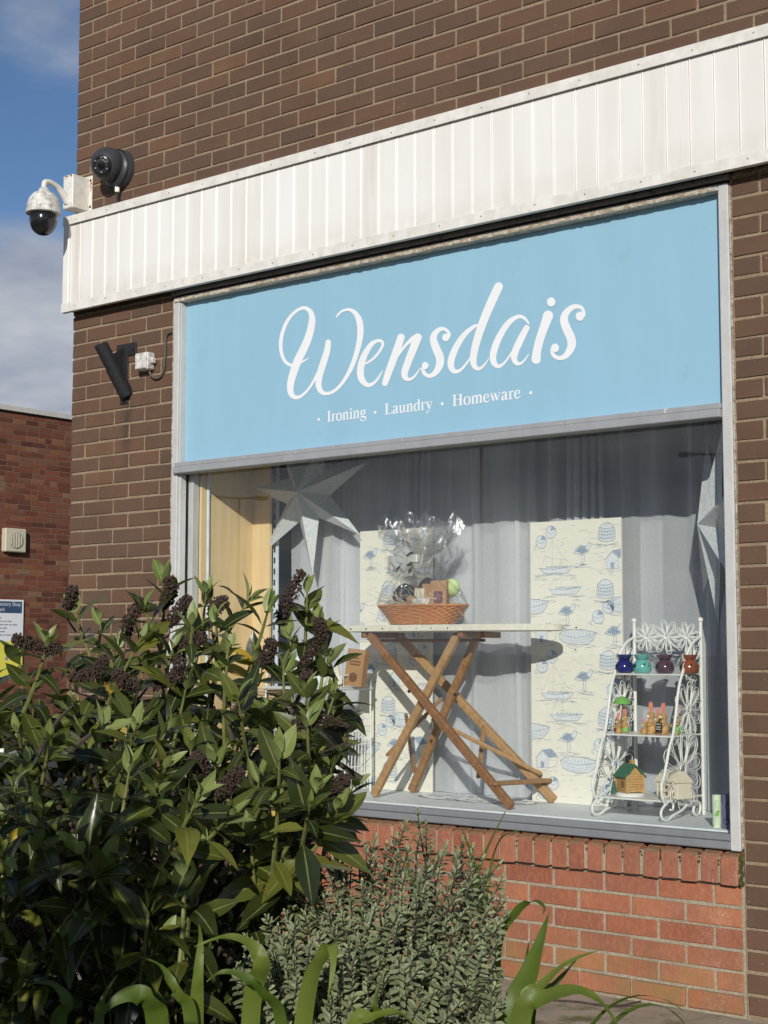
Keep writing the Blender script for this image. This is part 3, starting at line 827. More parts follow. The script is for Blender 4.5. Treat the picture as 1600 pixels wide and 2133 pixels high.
LET = [
 ([[(190,402,3),(150,424,10),(110,436,13),(78,418,13),(59,370,14),(59,310,15),(76,250,14),(105,202,13),(140,172,12),(170,163,14),(196,178,19),(206,208,25),(204,245,29),(190,300,31),(165,360,33),(140,410,33),(118,470,32),(103,530,28),(107,572,23),(127,589,17),(152,584,12),(182,558,10),(208,522,10),(235,470,11)],
   [(283,326,22),(277,370,26),(260,425,28),(243,480,27),(237,530,24),(250,562,19),(277,571,14),(312,558,13),(352,518,14),(392,450,18),(420,372,21),(436,292,25),(433,232,26),(415,192,20),(386,172,13),(352,177,10),(331,195,9),(322,207,5)]], []),
 ([[(450,434,6),(488,412,10),(520,380,11),(541,345,11),(540,325,12),(520,319,13),(490,335,19),(460,380,25),(441,430,28),(437,482,28),(451,516,23),(477,531,17),(505,517,11),(525,492,8),(541,464,4)]], []),
 ([[(630,303,30),(600,390,31),(572,466,29),(553,522,24)], [(580,450,5),(622,380,10),(660,332,13),(692,308,24)], [(709,304,34),(684,368,32),(660,430,30),(647,470,28),(652,497,21),(674,503,13),(697,486,9),(722,450,4)]], []),
 ([[(856,300,14),(858,284,13),(842,266,13),(816,264,17),(791,286,24),(784,316,29),(799,360,33),(815,400,34),(812,440,30),(791,474,22),(765,487,16),(742,476,15),(733,452,15)]], [(843,304,17),(745,438,16)]),
 ([[(1008,246,8),(980,250,14),(932,290,21),(892,350,26),(869,410,28),(869,446,25),(887,466,18),(916,456,11),(950,416,8),(984,362,8),(1004,312,7)], [(1094,62,36),(1058,140,36),(1020,232,34),(988,330,31),(974,400,28),(980,440,22),(1001,453,14),(1025,436,9),(1048,405,4)]], []),
 ([[(1238,237,7),(1216,211,13),(1186,205,16),(1140,236,23),(1096,305,27),(1069,380,28),(1073,425,23),(1096,441,16),(1126,420,9),(1162,368,8),(1200,302,8),(1220,264,8)], [(1228,258,24),(1196,320,29),(1172,376,28),(1170,411,23),(1187,429,16),(1211,420,9),(1237,385,4)]], []),
 ([[(1330,200,42),(1314,245,36),(1291,312,34),(1277,370,34),(1273,408,38)]], [(1344,135,20)]),
 ([[(1499,200,12),(1500,184,13),(1486,160,15),(1451,158,20),(1417,185,27),(1406,222,33),(1420,265,35),(1440,310,36),(1440,350,33),(1416,389,24),(1386,402,17),(1357,390,16),(1349,362,15)]], [(1481,203,20),(1363,354,19)])]
for j, (strokes, dots) in enumerate(LET):
    mb = MB()
    for q, s_ in enumerate(strokes): add_stroke(mb, s_, SY-0.0010-0.0007*q-0.00015*(j % 2))
    for (x, y, rr) in dots: add_disc(mb, x, y, rr, SY-0.0031, rr*1.12)
    put('letter', mb, 'sign_white', sign)
# small serif lettering: strokes on a unit em (x, y, width)
def serif(x0, x1, y): return [(x0, y, .035), (x1, y, .035)]
def stem(x, a, b, w=.10): return [(x, a, w), (x, b, w)]
GL = {
 'I': (.34, [stem(.17,.02,.65,.105), serif(.04,.30,.017), serif(.04,.30,.645)]),
 'L': (.58, [stem(.17,.02,.65,.105), serif(.04,.30,.645), serif(.04,.54,.017), [(.535,.02,.03),(.565,.17,.03)]]),
 'H': (.74, [stem(.17,.02,.65,.105), stem(.57,.02,.65,.105), serif(.04,.30,.017), serif(.04,.30,.645), serif(.44,.70,.017), serif(.44,.70,.645), serif(.2,.55,.34)]),
 'r': (.35, [stem(.13,.02,.44,.09), serif(.02,.25,.015), [(.03,.43,.03),(.12,.445,.04)], [(.16,.36,.04),(.23,.435,.06),(.31,.42,.09)]]),
 'o': (.50, [[(.25,.455,.035),(.12,.40,.07),(.07,.23,.095),(.12,.06,.07),(.25,.005,.035),(.38,.06,.07),(.43,.23,.095),(.38,.40,.07),(.25,.455,.035)]]),
 'n': (.52, [stem(.13,.02,.44,.09), serif(.02,.24,.015), [(.03,.43,.03),(.12,.445,.04)], [(.16,.36,.03),(.25,.44,.06),(.35,.43,.08),(.39,.33,.09),(.39,.02,.09)], serif(.29,.50,.015)]),
 'i': (.28, [stem(.14,.02,.44,.09), serif(.03,.26,.015), [(.03,.43,.03),(.13,.445,.04)], [(.14,.545,.10),(.14,.645,.10)]]),
 'g': (.50, [[(.23,.455,.04),(.11,.38,.085),(.11,.25,.085),(.23,.175,.04),(.34,.25,.085),(.34,.38,.085),(.23,.455,.04)], [(.34,.43,.03),(.47,.43,.04)], [(.16,.18,.04),(.09,.10,.06),(.2,.045,.09),(.38,.02,.09),(.44,-.08,.06),(.35,-.19,.045),(.17,-.20,.045),(.06,-.12,.05),(.13,-.02,.04)]]),
 'a': (.45, [[(.07,.35,.085),(.12,.43,.055),(.23,.45,.05),(.30,.40,.08),(.31,.30,.09),(.31,.08,.09),(.36,.03,.05),(.43,.06,.03)], [(.30,.27,.03),(.12,.19,.07),(.07,.09,.09),(.13,.02,.07),(.21,.03,.05),(.30,.10,.03)]]),
 'u': (.52, [[(.02,.435,.03),(.12,.435,.05)], [(.13,.44,.09),(.13,.14,.09),(.17,.04,.07),(.25,.01,.06),(.37,.08,.03)], stem(.39,.03,.44,.09), serif(.28,.38,.435), serif(.4,.5,.02)]),
 'd': (.50, [[(.36,.38,.03),(.25,.45,.04),(.12,.39,.075),(.07,.22,.09),(.12,.06,.075),(.23,.01,.05),(.36,.08,.03)], stem(.38,.03,.66,.09), serif(.27,.37,.65), serif(.39,.49,.02)]),
 'y': (.50, [[(.10,.435,.09),(.26,.06,.09)], [(.42,.43,.035),(.24,-.05,.04),(.15,-.18,.05),(.05,-.17,.08)], serif(.01,.20,.44), serif(.32,.49,.44)]),
 'm': (.78, [stem(.13,.02,.44,.09), serif(.02,.24,.015), [(.03,.43,.03),(.12,.445,.04)], [(.16,.36,.03),(.25,.44,.06),(.35,.43,.08),(.39,.33,.09),(.39,.02,.09)], serif(.29,.49,.015), [(.42,.36,.03),(.51,.44,.06),(.61,.43,.08),(.65,.33,.09),(.65,.02,.09)], serif(.55,.76,.015)]),
 'e': (.45, [[(.08,.27,.03),(.37,.27,.035)], [(.36,.28,.08),(.32,.41,.06),(.22,.455,.04),(.11,.39,.075),(.07,.22,.09),(.11,.07,.075),(.23,.01,.06),(.34,.05,.045),(.41,.14,.025)]]),
 'w': (.70, [[(.09,.43,.085),(.22,.03,.085)], [(.22,.03,.03),(.34,.40,.03)], [(.33,.43,.085),(.46,.03,.085)], [(.46,.03,.03),(.61,.43,.035)], serif(.01,.19,.44), serif(.26,.42,.44), serif(.53,.69,.44)]),
}
def word(txt, px0, px1, py0, zc, parent):
    """one child per letter between two photo columns, baseline on the panel"""
    xa = onY(px0, py0, SY).x; xb = onY(px1, py0-0.105*(px1-px0), SY).x
    adv = sum(GL[c][0] for c in txt); em = (xb-xa)/adv
    zb = zc; x = xa
    vem = 0.073
    for ci, c in enumerate(txt):
        mb = MB()
        for q, s_ in enumerate(GL[c][1]):
            P = spline(s_, 5) if len(s_) > 2 else s_
            n = len(P); vs = []
            for i, p in enumerate(P):
                a = P[max(i-1, 0)]; b_ = P[min(i+1, n-1)]
                tx, ty = b_[0]-a[0], b_[1]-a[1]; L = math.hypot(tx, ty) or 1
                nx, ny = -ty/L, tx/L; h = p[2]*0.62
                for sgn in (1, -1):
                    vs.append((x+(p[0]+sgn*nx*h)*em, SY-0.001-0.0002*q, zb+(p[1]+sgn*ny*h)*vem))
            mb.add(vs, [(2*i, 2*i+2, 2*i+3, 2*i+1) for i in range(n-1)])
        put('letter', mb, 'sign_white', parent)
        x += GL[c][0]*em
zb = onY(681, 879, SY).z
word('Ironing', 681, 764, 879, zb, sign)
word('Laundry', 801, 902, 866, zb, sign)
word('Homeware', 942, 1086, 850, zb, sign)
for (px, py) in ((664, 870), (782, 855.5), (921.5, 838), (1106, 814.5)):
    mb = MB(); p = onY(px, py, SY)
    mb.add([(p.x+0.0072*math.cos(2*PI*k/16), SY-0.001, zb+0.0165+0.0072*math.sin(2*PI*k/16)) for k in range(16)], [tuple(range(16))])
    put('bullet', mb, 'sign_white', sign)
# ------------------------------------------------------------------ cameras on the wall
cc = thing('dome_camera', 'weathered white dome security camera on curved arm beside the corner of the building', 'camera', (0.06, -0.01, 3.66))
mb = MB().box((0.030, -0.110, 3.668), (0.108, -0.004, 3.845), 0.004)
put('bracket_box', mb, 'camera_white', cc)
put('mounting_plate', MB().box((0.018, -0.0042, 3.660), (0.134, 0.0, 3.856), 0.001), 'camera_white', cc)
for zz in (3.83, 3.69): put('bolt', MB().lathe([(0.0075, 0), (0.005, 0.003), (0.002, 0.004)], 8, T(0.121, -0.0043, zz) @ Matrix.Rotation(PI/2, 4, 'X')), 'bolt_dark', cc)
mb = MB(); r = random.Random(5)
for j in range(9): lump(mb, (0.121+r.uniform(-0.012, 0.012), -0.0042, 3.828-j*0.006+r.uniform(-0.006, 0.006)), (0.006-j*0.0004, 0.0006, 0.007), r)
for j in range(10): lump(mb, (0.04+r.uniform(0, 0.06), -0.1102, 3.84-r.uniform(0, 0.006)), (0.007, 0.0006, 0.003), r)
put('rust_stain', mb, 'rust', cc)
dx, dy = 0.068, -0.262
arm = spline([(0.06, -0.10, 3.705), (0.06, -0.130, 3.735), (0.062, -0.175, 3.768), (0.066, -0.225, 3.778), (dx, dy+0.006, 3.770), (dx, dy, 3.748), (dx, dy, 3.728)], 6)
put('arm', MB().tube(arm, [0.024-0.010*min(1, i/14) for i in range(len(arm))], 12), 'camera_white', cc, smooth=True)
put('housing', MB().lathe([(0.020, 3.738), (0.026, 3.732), (0.028, 3.722), (0.055, 3.706), (0.074, 3.682), (0.084, 3.650), (0.088, 3.612), (0.088, 3.604), (0.080, 3.602)][::-1], 32, T(dx, dy, 0)), 'weathered_white', cc, smooth=True)
put('lens_ball', MB().ball((dx, dy, 3.572), (0.071, 0.071, 0.080), 28, 18), 'camera_black', cc, smooth=True)
mb = MB(); fw = (CAM-Vector((dx, dy, 3.55))).normalized(); X_, Y_, Z_ = frame_of(fw)
mb.tube([Vector((dx, dy, 3.574))+Y_*0.050*math.cos(a)+Z_*0.056*math.sin(a)+X_*0.050 for a in [2*PI*k/28 for k in range(28)]], 0.004, 6, closed=True)
put('ring', mb, 'lens_ring', cc, smooth=True)
tc_ = thing('turret_camera', 'dark grey ball security camera on the brown brickwork with thin cable below', 'camera', (0.36, -0.005, 3.74))
bx_, bz_ = 0.352, 3.838
RX = T(bx_, 0, bz_) @ Matrix.Rotation(PI/2, 4, 'X')
put('base', MB().lathe([(0.104, 0), (0.104, 0.020), (0.098, 0.036), (0.090, 0.048), (0.074, 0.056)], 32, RX), 'camera_grey', tc_, smooth=True)
put('seam', MB().tube([(bx_+0.098*math.cos(a), -0.040, bz_+0.098*math.sin(a)) for a in [2*PI*k/36 for k in range(36)]], 0.0035, 6, closed=True), 'lens_ring', tc_, smooth=True)
hc = Vector((bx_-0.004, -0.085, bz_+0.012))
put('ball', MB().ball(hc, 0.086, 28, 18), 'camera_grey', tc_, smooth=True)
fd = Vector((0.42, -0.85, -0.34)).normalized(); X_, Y_, Z_ = frame_of(fd)
Mf = mat_axes(hc+fd*0.070, Y_, Z_, X_)
put('face', MB().lathe([(0.050, 0), (0.047, 0.013), (0.040, 0.016), (0.033, 0.010)], 28, Mf), 'lens_ring', tc_, smooth=True)
put('lens', MB().lathe([(0.024, 0.006), (0.022, 0.014), (0.012, 0.017), (0.003, 0.018)], 20, Mf), 'camera_black', tc_, smooth=True)
for k in range(6): put('infrared_lamp', MB().ball((0.036*math.cos(k*PI/3+0.4), 0.036*math.sin(k*PI/3+0.4), 0.013), 0.0052, 8, 6, Mf), 'led', tc_, smooth=True)
put('gland', MB().lathe([(0.011, -0.020), (0.013, -0.014), (0.013, 0.004), (0.009, 0.012)], 12, T(bx_+0.012, -0.032, 3.735)), 'wire_white', tc_, smooth=True)
put('cable', MB().tube(spline([(bx_+0.012, -0.032, 3.72), (bx_+0.014, -0.03, 3.69), (bx_+0.012, -0.024, 3.665), (bx_+0.004, -0.02, 3.640)], 6), 0.0075, 8), 'black_steel', tc_, smooth=True)
# ------------------------------------------------------------------ flag pole bracket and junction box
fb = thing('flagpole_bracket', 'black steel flagpole holder with angled tube bolted to corner brickwork', 'bracket', (0.42, -0.01, 2.63))
mb = MB().box((0.385, -0.008, 2.625), (0.437, -0.001, 2.905), 0.001)
mb.box((0.352, -0.0082, 2.866), (0.497, -0.0008, 2.930), 0.001)
put('back_plate', mb, 'black_steel', fb)
put('rib', MB().prism([(-0.090, 2.86), (-0.002, 2.915), (-0.002, 2.66), (-0.050, 2.70)], 0.007, T(0.408, 0, 0) @ RZ(PI/2)), 'black_steel', fb)
def fpt(t): return Vector((0.432-0.022*t, -0.022-0.128*t, 2.690+0.200*t))
pts = [fpt(-0.12), fpt(0.0), fpt(0.5), fpt(1.06)]
put('tube', MB().tube(pts, 0.0345, 20), 'black_steel', fb, smooth=True)
put('tube_mouth', MB().tube([fpt(1.061), fpt(1.066)], 0.028, 16), 'hole_black', fb)
put('rim', MB().tube([fpt(1.06)+Vector((math.cos(a), 0, 0))*0.0325+Vector((0, 0.275, 0.155)).normalized()*(-0.0325)*math.sin(a)*-1 for a in [2*PI*k/24 for k in range(24)]], 0.003, 6, closed=True), 'black_steel', fb, smooth=True)
put('sleeve', MB().tube([fpt(-0.1), fpt(0.52)], 0.0375, 20), 'black_steel', fb, smooth=True)
for xx, zz in ((0.372, 2.897), (0.478, 2.897), (0.411, 2.64)): put('bolt', MB().lathe([(0.009, 0), (0.008, 0.005), (0.003, 0.007)], 6, T(xx, -0.008, zz) @ Matrix.Rotation(PI/2, 4, 'X')), 'bolt_dark', fb)
jb = thing('junction_box', 'small dirty white junction box on brickwork beside the flagpole holder', 'box', (0.58, -0.02, 2.76))
put('case', MB().box((0.545, -0.052, 2.772), (0.632, -0.001, 2.858), 0.006), 'weathered_white', jb)
put('lid', MB().box((0.549, -0.060, 2.776), (0.628, -0.0525, 2.854), 0.004), 'weathered_white', jb)
put('gland', MB().box((0.6325, -0.035, 2.802), (0.650, -0.012, 2.830), 0.003), 'weathered_white', jb)
put('cable', MB().tube(spline([(0.612, -0.022, 2.771), (0.622, -0.016, 2.745), (0.650, -0.012, 2.728), (0.685, -0.010, 2.735), (0.707, -0.010, 2.775), (0.712, -0.009, 2.85), (0.714, -0.009, 2.915), (0.728, -0.009, 2.940), (0.757, -0.009, 2.946)], 6), 0.0062, 8), 'cable_grey', jb, smooth=True)
# ------------------------------------------------------------------ red brick building behind
WX = -11.0; WT = 4.74
back = thing('red_brick_building', 'weathered red brick building with pale coping beyond the corner', 'building', (WX-2, 9, GZ))
bw = put('brick_wall', MB().box((WX-4, 3.0, GZ-0.1), (WX-0.004, 13.0, WT-0.06)), 'old_mortar', back)
put('coping', MB().box((WX-0.10, 2.9, WT-0.045), (WX+0.05, 7.9, WT+0.03), 0.004).box((WX-0.10, 7.905, WT-0.045), (WX+0.05, 8.42, WT+0.03), 0.004).box((WX-0.10, 8.425, WT-0.045), (WX+0.05, 13.1, WT+0.03), 0.004), 'coping', back)
put('roof', MB().box((WX-3.9, 3.1, WT-0.06), (WX-0.11, 12.9, WT-0.02)), 'roof_felt', back)
def rb_mesh(w):
    return mesh_of('brick', MB().box((0, -w/2, -0.0325), (0.05, w/2, 0.0325), 0.002, T(-0.05, 0, 0)), 'old_red_brick')
rbm = {0.215: rb_mesh(0.215), 0.1025: rb_mesh(0.1025)}
mbr = MB(); r = random.Random(21); row = 0
z = WT-0.06-0.038
while z > GZ:
    y = 3.0+(0.1125 if row % 2 else 0.0)+r.uniform(0, 0.03)
    while y < 12.8:
        wv = 0.1025 if r.random() < 0.12 else 0.215
        yc = y+wv/2; p = Vector((WX, yc, z)); u, v, _ = proj(p)
        M = T(WX+r.uniform(-0.003, 0.003), yc, z+r.uniform(-0.002, 0.002))
        if -15 < u < 165 and v < 1300: inst('brick', rbm[wv], M, bw)
        else: mbr.box((-0.05, -wv/2, -0.0325), (0, wv/2, 0.0325), 0.0, M)
        y += wv+0.010
    z -= CH; row += 1
put('brickwork', mbr, 'old_red_brick', bw, kind='stuff')
# round vent box
p0 = onX(3, 1100, WX); p1 = onX(45, 1152, WX)
vent = thing('wall_vent', 'cream square vent box with round louvred grille on red brick wall', 'vent', (WX, (p0.y+p1.y)/2, p1.z))
yc, zc, hw, hh = (p0.y+p1.y)/2, (p0.z+p1.z)/2, (p1.y-p0.y)/2, (p0.z-p1.z)/2
put('case', MB().box((WX+0.001, yc-hw, zc-hh), (WX+0.10, yc+hw, zc+hh), 0.012), 'vent_cream', vent)
put('grille', MB().lathe([(hw*0.66, 0), (hw*0.66, 0.01), (hw*0.60, 0.012)], 28, T(WX+0.099, yc, zc) @ Matrix.Rotation(PI/2, 4, 'Y')), 'vent_grille', vent)
for k in range(-2, 3):
    hgt = math.sqrt(max(0.02, 0.34-(k*0.24)**2))*hw
    put('slat', MB().box((WX+0.111, yc+k*hw*0.24-hw*0.045, zc-hgt), (WX+0.120, yc+k*hw*0.24+hw*0.045, zc+hgt)), 'vent_cream', vent)
# car park notice
pa = onX(47, 1250, WX); pb = onX(47, 1410, WX)
y1, z1, z0 = pa.y, pa.z, pb.z; y0 = y1-1.10; H = z1-z0
nt = thing('car_park_notice', 'navy white and yellow car park notice board on red brick wall', 'sign', (WX, (y0+y1)/2, z0))
put('board', MB().box((WX+0.002, y0, z0), (WX+0.03, y1, z1), 0.003), 'notice_white', nt)
put('heading_panel', MB().box((WX+0.0302, y0+0.02, z1-0.185), (WX+0.0312, y1-0.03, z1-0.025)), 'notice_navy', nt)
put('yellow_panel', MB().box((WX+0.0302, y0+0.005, z0+0.005), (WX+0.0312, y1-0.005, z0+H*0.46)), 'notice_yellow', nt)
def flat_text(txt, size, y_right, zbase, mat, par, x):
    cu = bpy.data.curves.new('text', 'FONT'); cu.body = txt; cu.size = size; cu.align_x = 'RIGHT'
    ob = bpy.data.objects.new('text', cu); col.objects.link(ob)
    dg = bpy.context.evaluated_depsgraph_get(); dg.update()
    me = bpy.data.meshes.new_from_object(ob.evaluated_get(dg)); bpy.data.objects.remove(ob)
    mb = MB(); mb.add([(x, y_right+v.co.x, zbase+v.co.y) for v in me.vertices], [tuple(p.vertices) for p in me.polygons])
    put('lettering', mb, mat, par)
flat_text('The Original Factory Shop', 0.072, y1-0.055, z1-0.085, 'notice_white', nt, WX+0.0325)
flat_text('Car Park', 0.072, y1-0.32, z1-0.160, 'notice_white', nt, WX+0.0325)
mb = MB(); r = random.Random(2)
for j in range(6):
    zz = z1-0.26-j*0.047; q = r.uniform(0.05, 0.4)
    y = y0+0.06
    while y < y1-q:
        wv = r.uniform(0.03, 0.09); mb.box((WX+0.0302, y, zz), (WX+0.0308, min(y+wv, y1-0.05), zz+0.016)); y += wv+0.014
put('small_print', mb, 'notice_ink', nt)
for j in range(3): put('symbol', MB().lathe([(0.028, 0), (0.028, 0.001)], 16, T(WX+0.0313, y1-0.27, z0+H*0.40-j*0.085) @ Matrix.Rotation(PI/2, 4, 'Y')), 'notice_ink', nt)
# ------------------------------------------------------------------ inside of the shop window
FZ = 0.752                                  # display floor height
disp = thing('window_display_bay', 'shallow white floored display bay behind the shop glass', 'display bay', (2.25, 0.4, 0.60))
put('floor_board', MB().box((0.82, 0.0555, 0.728), (3.70, 0.80, FZ), 0.002), 'display_floor', disp)
put('side_panel', MB().box((0.8515, 0.1015, FZ), (0.868, 0.470, 2.62)), 'yellow_board', disp)
put('return_panel', MB().box((0.8682, 0.456, FZ), (0.988, 0.4705, 2.62)), 'yellow_board', disp)
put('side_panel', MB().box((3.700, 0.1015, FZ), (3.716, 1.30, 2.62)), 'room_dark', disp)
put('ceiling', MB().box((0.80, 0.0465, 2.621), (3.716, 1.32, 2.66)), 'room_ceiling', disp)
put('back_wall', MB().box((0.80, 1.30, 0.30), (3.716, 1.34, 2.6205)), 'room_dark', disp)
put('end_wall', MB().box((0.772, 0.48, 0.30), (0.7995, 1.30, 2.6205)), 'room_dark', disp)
put('cable', MB().tube([(0.878, 0.135, FZ), (0.879, 0.136, 1.5), (0.877, 0.134, 2.6)], 0.0075, 8), 'upright_white', disp, smooth=True)
# sheer curtain with irregular folds
r = random.Random(40)
cur = MB(); xs = 0.995; line = []; phase = 0.0
x = 1.0
while x < 3.70:
    if r.random() < 0.45: p = r.uniform(0.022, 0.045); a = r.uniform(0.010, 0.022); lean = r.uniform(1.2, 2.6)
    else: p = r.uniform(0.07, 0.20); a = r.uniform(0.004, 0.016); lean = r.uniform(-0.4, 0.5)
    for j in range(10):
        t = j/10
        line.append((x+p*(t+0.16*lean*math.sin(2*PI*t)), 0.595+a*math.sin(2*PI*t)+0.02*math.sin(x*2.3), r.uniform(0.7, 1.3)))
    x += p
nz_ = 14; vs = []
for i in range(nz_+1):
    t = i/nz_; z = FZ+0.004+t*(2.60-FZ)
    for (xx, yy, q) in line:
        amp = 0.75+0.5*(1-t)
        vs.append((xx+0.012*math.sin(3*t+xx*9), 0.595+(yy-0.595)*amp+0.006*math.sin(5*t*q+xx*17), z))
n = len(line)
cur.add(vs, [(i*n+k, i*n+k+1, (i+1)*n+k+1, (i+1)*n+k) for i in range(nz_) for k in range(n-1)])
for xa, xb in ((1.28, 1.50), (2.02, 2.16), (2.24, 2.34), (2.98, 3.10), (3.24, 3.50)):      # gathered overlaps, a second thickness
    L2 = [q for q in line if xa < q[0] < xb]; o2 = len(L2); vs = []
    for i in range(nz_+1):
        t = i/nz_; z = FZ+0.004+t*(2.60-FZ)
        for k, (xx, yy, q) in enumerate(L2): vs.append((xx+0.025*(1-t)*math.sin(xa*31)+0.010*math.sin(4*t+xa*5), yy+0.030+0.008*math.sin(k*1.3), z))
    cur.add(vs, [(i*o2+k, i*o2+k+1, (i+1)*o2+k+1, (i+1)*o2+k) for i in range(nz_) for k in range(o2-1)])
L3 = [(1.0+0.011*k, 0.655+0.014*math.sin(k*0.55)+0.010*math.sin(k*0.23+1)) for k in range(132)]      # second drop behind the left half
vs = []; n3 = len(L3)
for i in range(nz_+1):
    t = i/nz_
    for (xx, yy) in L3: vs.append((xx+0.01*math.sin(3*t+xx*11), yy+0.006*math.sin(4*t+xx*13), FZ+0.004+t*(2.60-FZ)))
cur.add(vs, [(i*n3+k, i*n3+k+1, (i+1)*n3+k+1, (i+1)*n3+k) for i in range(nz_) for k in range(n3-1)])
o = put('sheer_curtain', cur, 'sheer_curtain', smooth=True, sharp=None)
tag(o, 'white sheer curtain hanging in folds across the back of the display', 'curtain')
# slotted shelving uprights behind the sheer
for j, (px, Y) in enumerate(((574, 0.50), (822, 0.72), (1191, 0.72))):
    xx = onY(px, 1000, Y).x
    lab = ('pale slotted shelving upright beside the yellow panel', 'pale slotted shelving upright behind the curtain above the gift basket', 'pale slotted shelving upright behind the curtain above the wider wallpaper board')[j]
    up = thing('shelving_upright', lab, 'upright', (xx, Y, FZ), 'slotted shelving uprights')
    put('channel', MB().box((xx-0.016, Y, FZ), (xx+0.016, Y+0.014, 2.62), 0.002), 'upright_white', up)
    mb = MB(); z = FZ+0.03
    while z < 2.6:
        mb.box((xx-0.0075, Y-0.0012, z), (xx+0.0035, Y-0.0002, z+0.030)); z += 0.055
    put('slots', mb, 'slot_dark', up)
# ---- paper stars
def star(name, c, R, rot, tilt, label):
    t = thing(name, label, 'star', (c[0], c[1], c[2]), 'paper stars hung in the window')
    M = T(*c) @ RZ(rot) @ Matrix.Rotation(tilt, 4, 'Y')
    for k in range(7):
        a = -PI/2+2*PI*k/7+0.05; a0 = a-PI/7; a1 = a+PI/7; ri = R*0.36; dp = 0.075
        tip = (R*math.cos(a), 0, R*math.sin(a)); l = (ri*math.cos(a0), 0, ri*math.sin(a0)); rr_ = (ri*math.cos(a1), 0, ri*math.sin(a1))
        mb = MB().add([(0, -dp, 0), l, tip, rr_, (0, dp, 0)], [(0, 1, 2), (0, 2, 3), (4, 2, 1), (4, 3, 2)], M)
        put('point', mb, 'star_paper', t)
    put('cord', MB().tube([M @ Vector((0, 0, R*0.36)), Vector((c[0], c[1], 2.62))], 0.0015, 5), 'wire_white', t)
    return t
sc = onY(641, 1027, 0.465)
star('paper_star', (sc.x, 0.465, sc.z), 0.405, 0.0, -0.04, 'grey paper star lantern hanging flat to the glass beside the yellow panel')
sc = onY(1493, 1092, 0.33)
star('paper_star', (sc.x, 0.33, sc.z), 0.40, 2.22, 0.06, 'grey paper star lantern turned edge-on above the white flower shelves')
# ---- wallpaper boards with blue harbour drawings
def poly(mb, pts, M, y=0.0):
    mb.add([(x, y, z) for x, z in pts], [tuple(range(len(pts)))], M)
def draw(mb, pts, M, w=0.0022, y=-0.0006, sm=True):
    P = spline(pts, 4) if sm and len(pts) > 2 else pts
    n = len(P); vs = []
    for i, p in enumerate(P):
        a = P[max(i-1, 0)]; b_ = P[min(i+1, n-1)]; tx, tz = b_[0]-a[0], b_[1]-a[1]; L = math.hypot(tx, tz) or 1
        h = w*0.68*(0.65 if i in (0, n-1) else 1)
        vs += [(p[0]-tz/L*h, y, p[1]+tx/L*h), (p[0]+tz/L*h, y, p[1]-tx/L*h)]
    mb.add(vs, [(2*i, 2*i+1, 2*i+3, 2*i+2) for i in range(n-1)], M)
def hatch(mb, M, x0, x1, z0, z1, n, r, ln=0.02, w=0.0012):
    for _ in range(n):
        x = r.uniform(x0, x1); z = r.uniform(z0, z1); l = ln*r.uniform(0.4, 1.2); s = r.uniform(-0.25, 0.25)
        draw(mb, [(x, z), (x+l, z+l*s)], M, w, sm=False)
def m_boat(A, B_, D, M, r):          # open clinker boat
    poly(B_, [(-.085,.018),(-.06,-.022),(.05,-.026),(.09,.02),(.04,.03),(-.05,.032)], M, -0.0003)
    draw(A, [(-.09,.018),(-.05,.034),(.03,.034),(.095,.022)], M, .0026); draw(A, [(-.09,.018),(-.03,.006),(.04,.008),(.095,.022)], M)
    draw(A, [(-.09,.018),(-.066,-.02),(.05,-.026),(.095,.022)], M, .0026)
    for k in range(3): draw(A, [(-.082+.004*k,.006-.009*k),(0,-.002-.009*k),(.085-.006*k,.010-.010*k)], M, .0014)
    for k in range(9): draw(D, [(-.06+.015*k,.028),(-.058+.015*k,.012)], M, .0022, sm=False)
    hatch(A, M, -.1,.09,-.045,-.028,14,r,.03)
def m_bird(A, B_, D, M, r):
    poly(D, [(-.035,.0),(-.01,.022),(.02,.018),(.03,.0),(.0,-.012)], M, -0.0003)
    poly(B_, [(.014,.012),(.03,.03),(.042,.03),(.04,.014),(.025,.004)], M, -0.00045)
    draw(A, [(-.045,-.006),(-.012,.024),(.02,.02),(.028,.034),(.042,.032),(.040,.016),(.024,-.006),(-.005,-.014),(-.045,-.006)], M, .0022)
    draw(A, [(.042,.030),(.066,.022)], M, .0024, sm=False)
    for dx_ in (-.004, .008): draw(A, [(dx_,-.012),(dx_+.003,-.04),(dx_-.004,-.055),(dx_+.01,-.056)], M, .0022)
    for k in range(5): draw(A, [(-.036+.008*k,-.002+.004*k),(-.012+.008*k,.012)], M, .0014, sm=False)
    hatch(A, M, -.05,.03,-.072,-.056,16,r,.028); hatch(D, M, -.035,.02,-.006,.014,10,r,.014)
def m_buoy(A, B_, D, M, r):
    for (cx, cz, q) in ((-.026,-.018,.028),(.024,.022,.027)):
        c_ = [(cx+q*math.cos(2*PI*k/14), cz+q*math.sin(2*PI*k/14)) for k in range(14)]
        poly(B_, c_, M, -0.0003); draw(A, c_+[c_[0]], M, .0024)
        poly(D, [(cx+q*math.cos(t), cz+q*math.sin(t)) for t in (.4,.8,1.2,1.5)]+[(cx-.004,cz+.006)], M, -0.00045)
        draw(A, [(cx-q*.9,cz+.004),(cx,cz-.006),(cx+q*.9,cz+.006)], M, .002)
    draw(A, [(-.05,-.03),(-.065,-.045),(-.05,-.055)], M, .002)
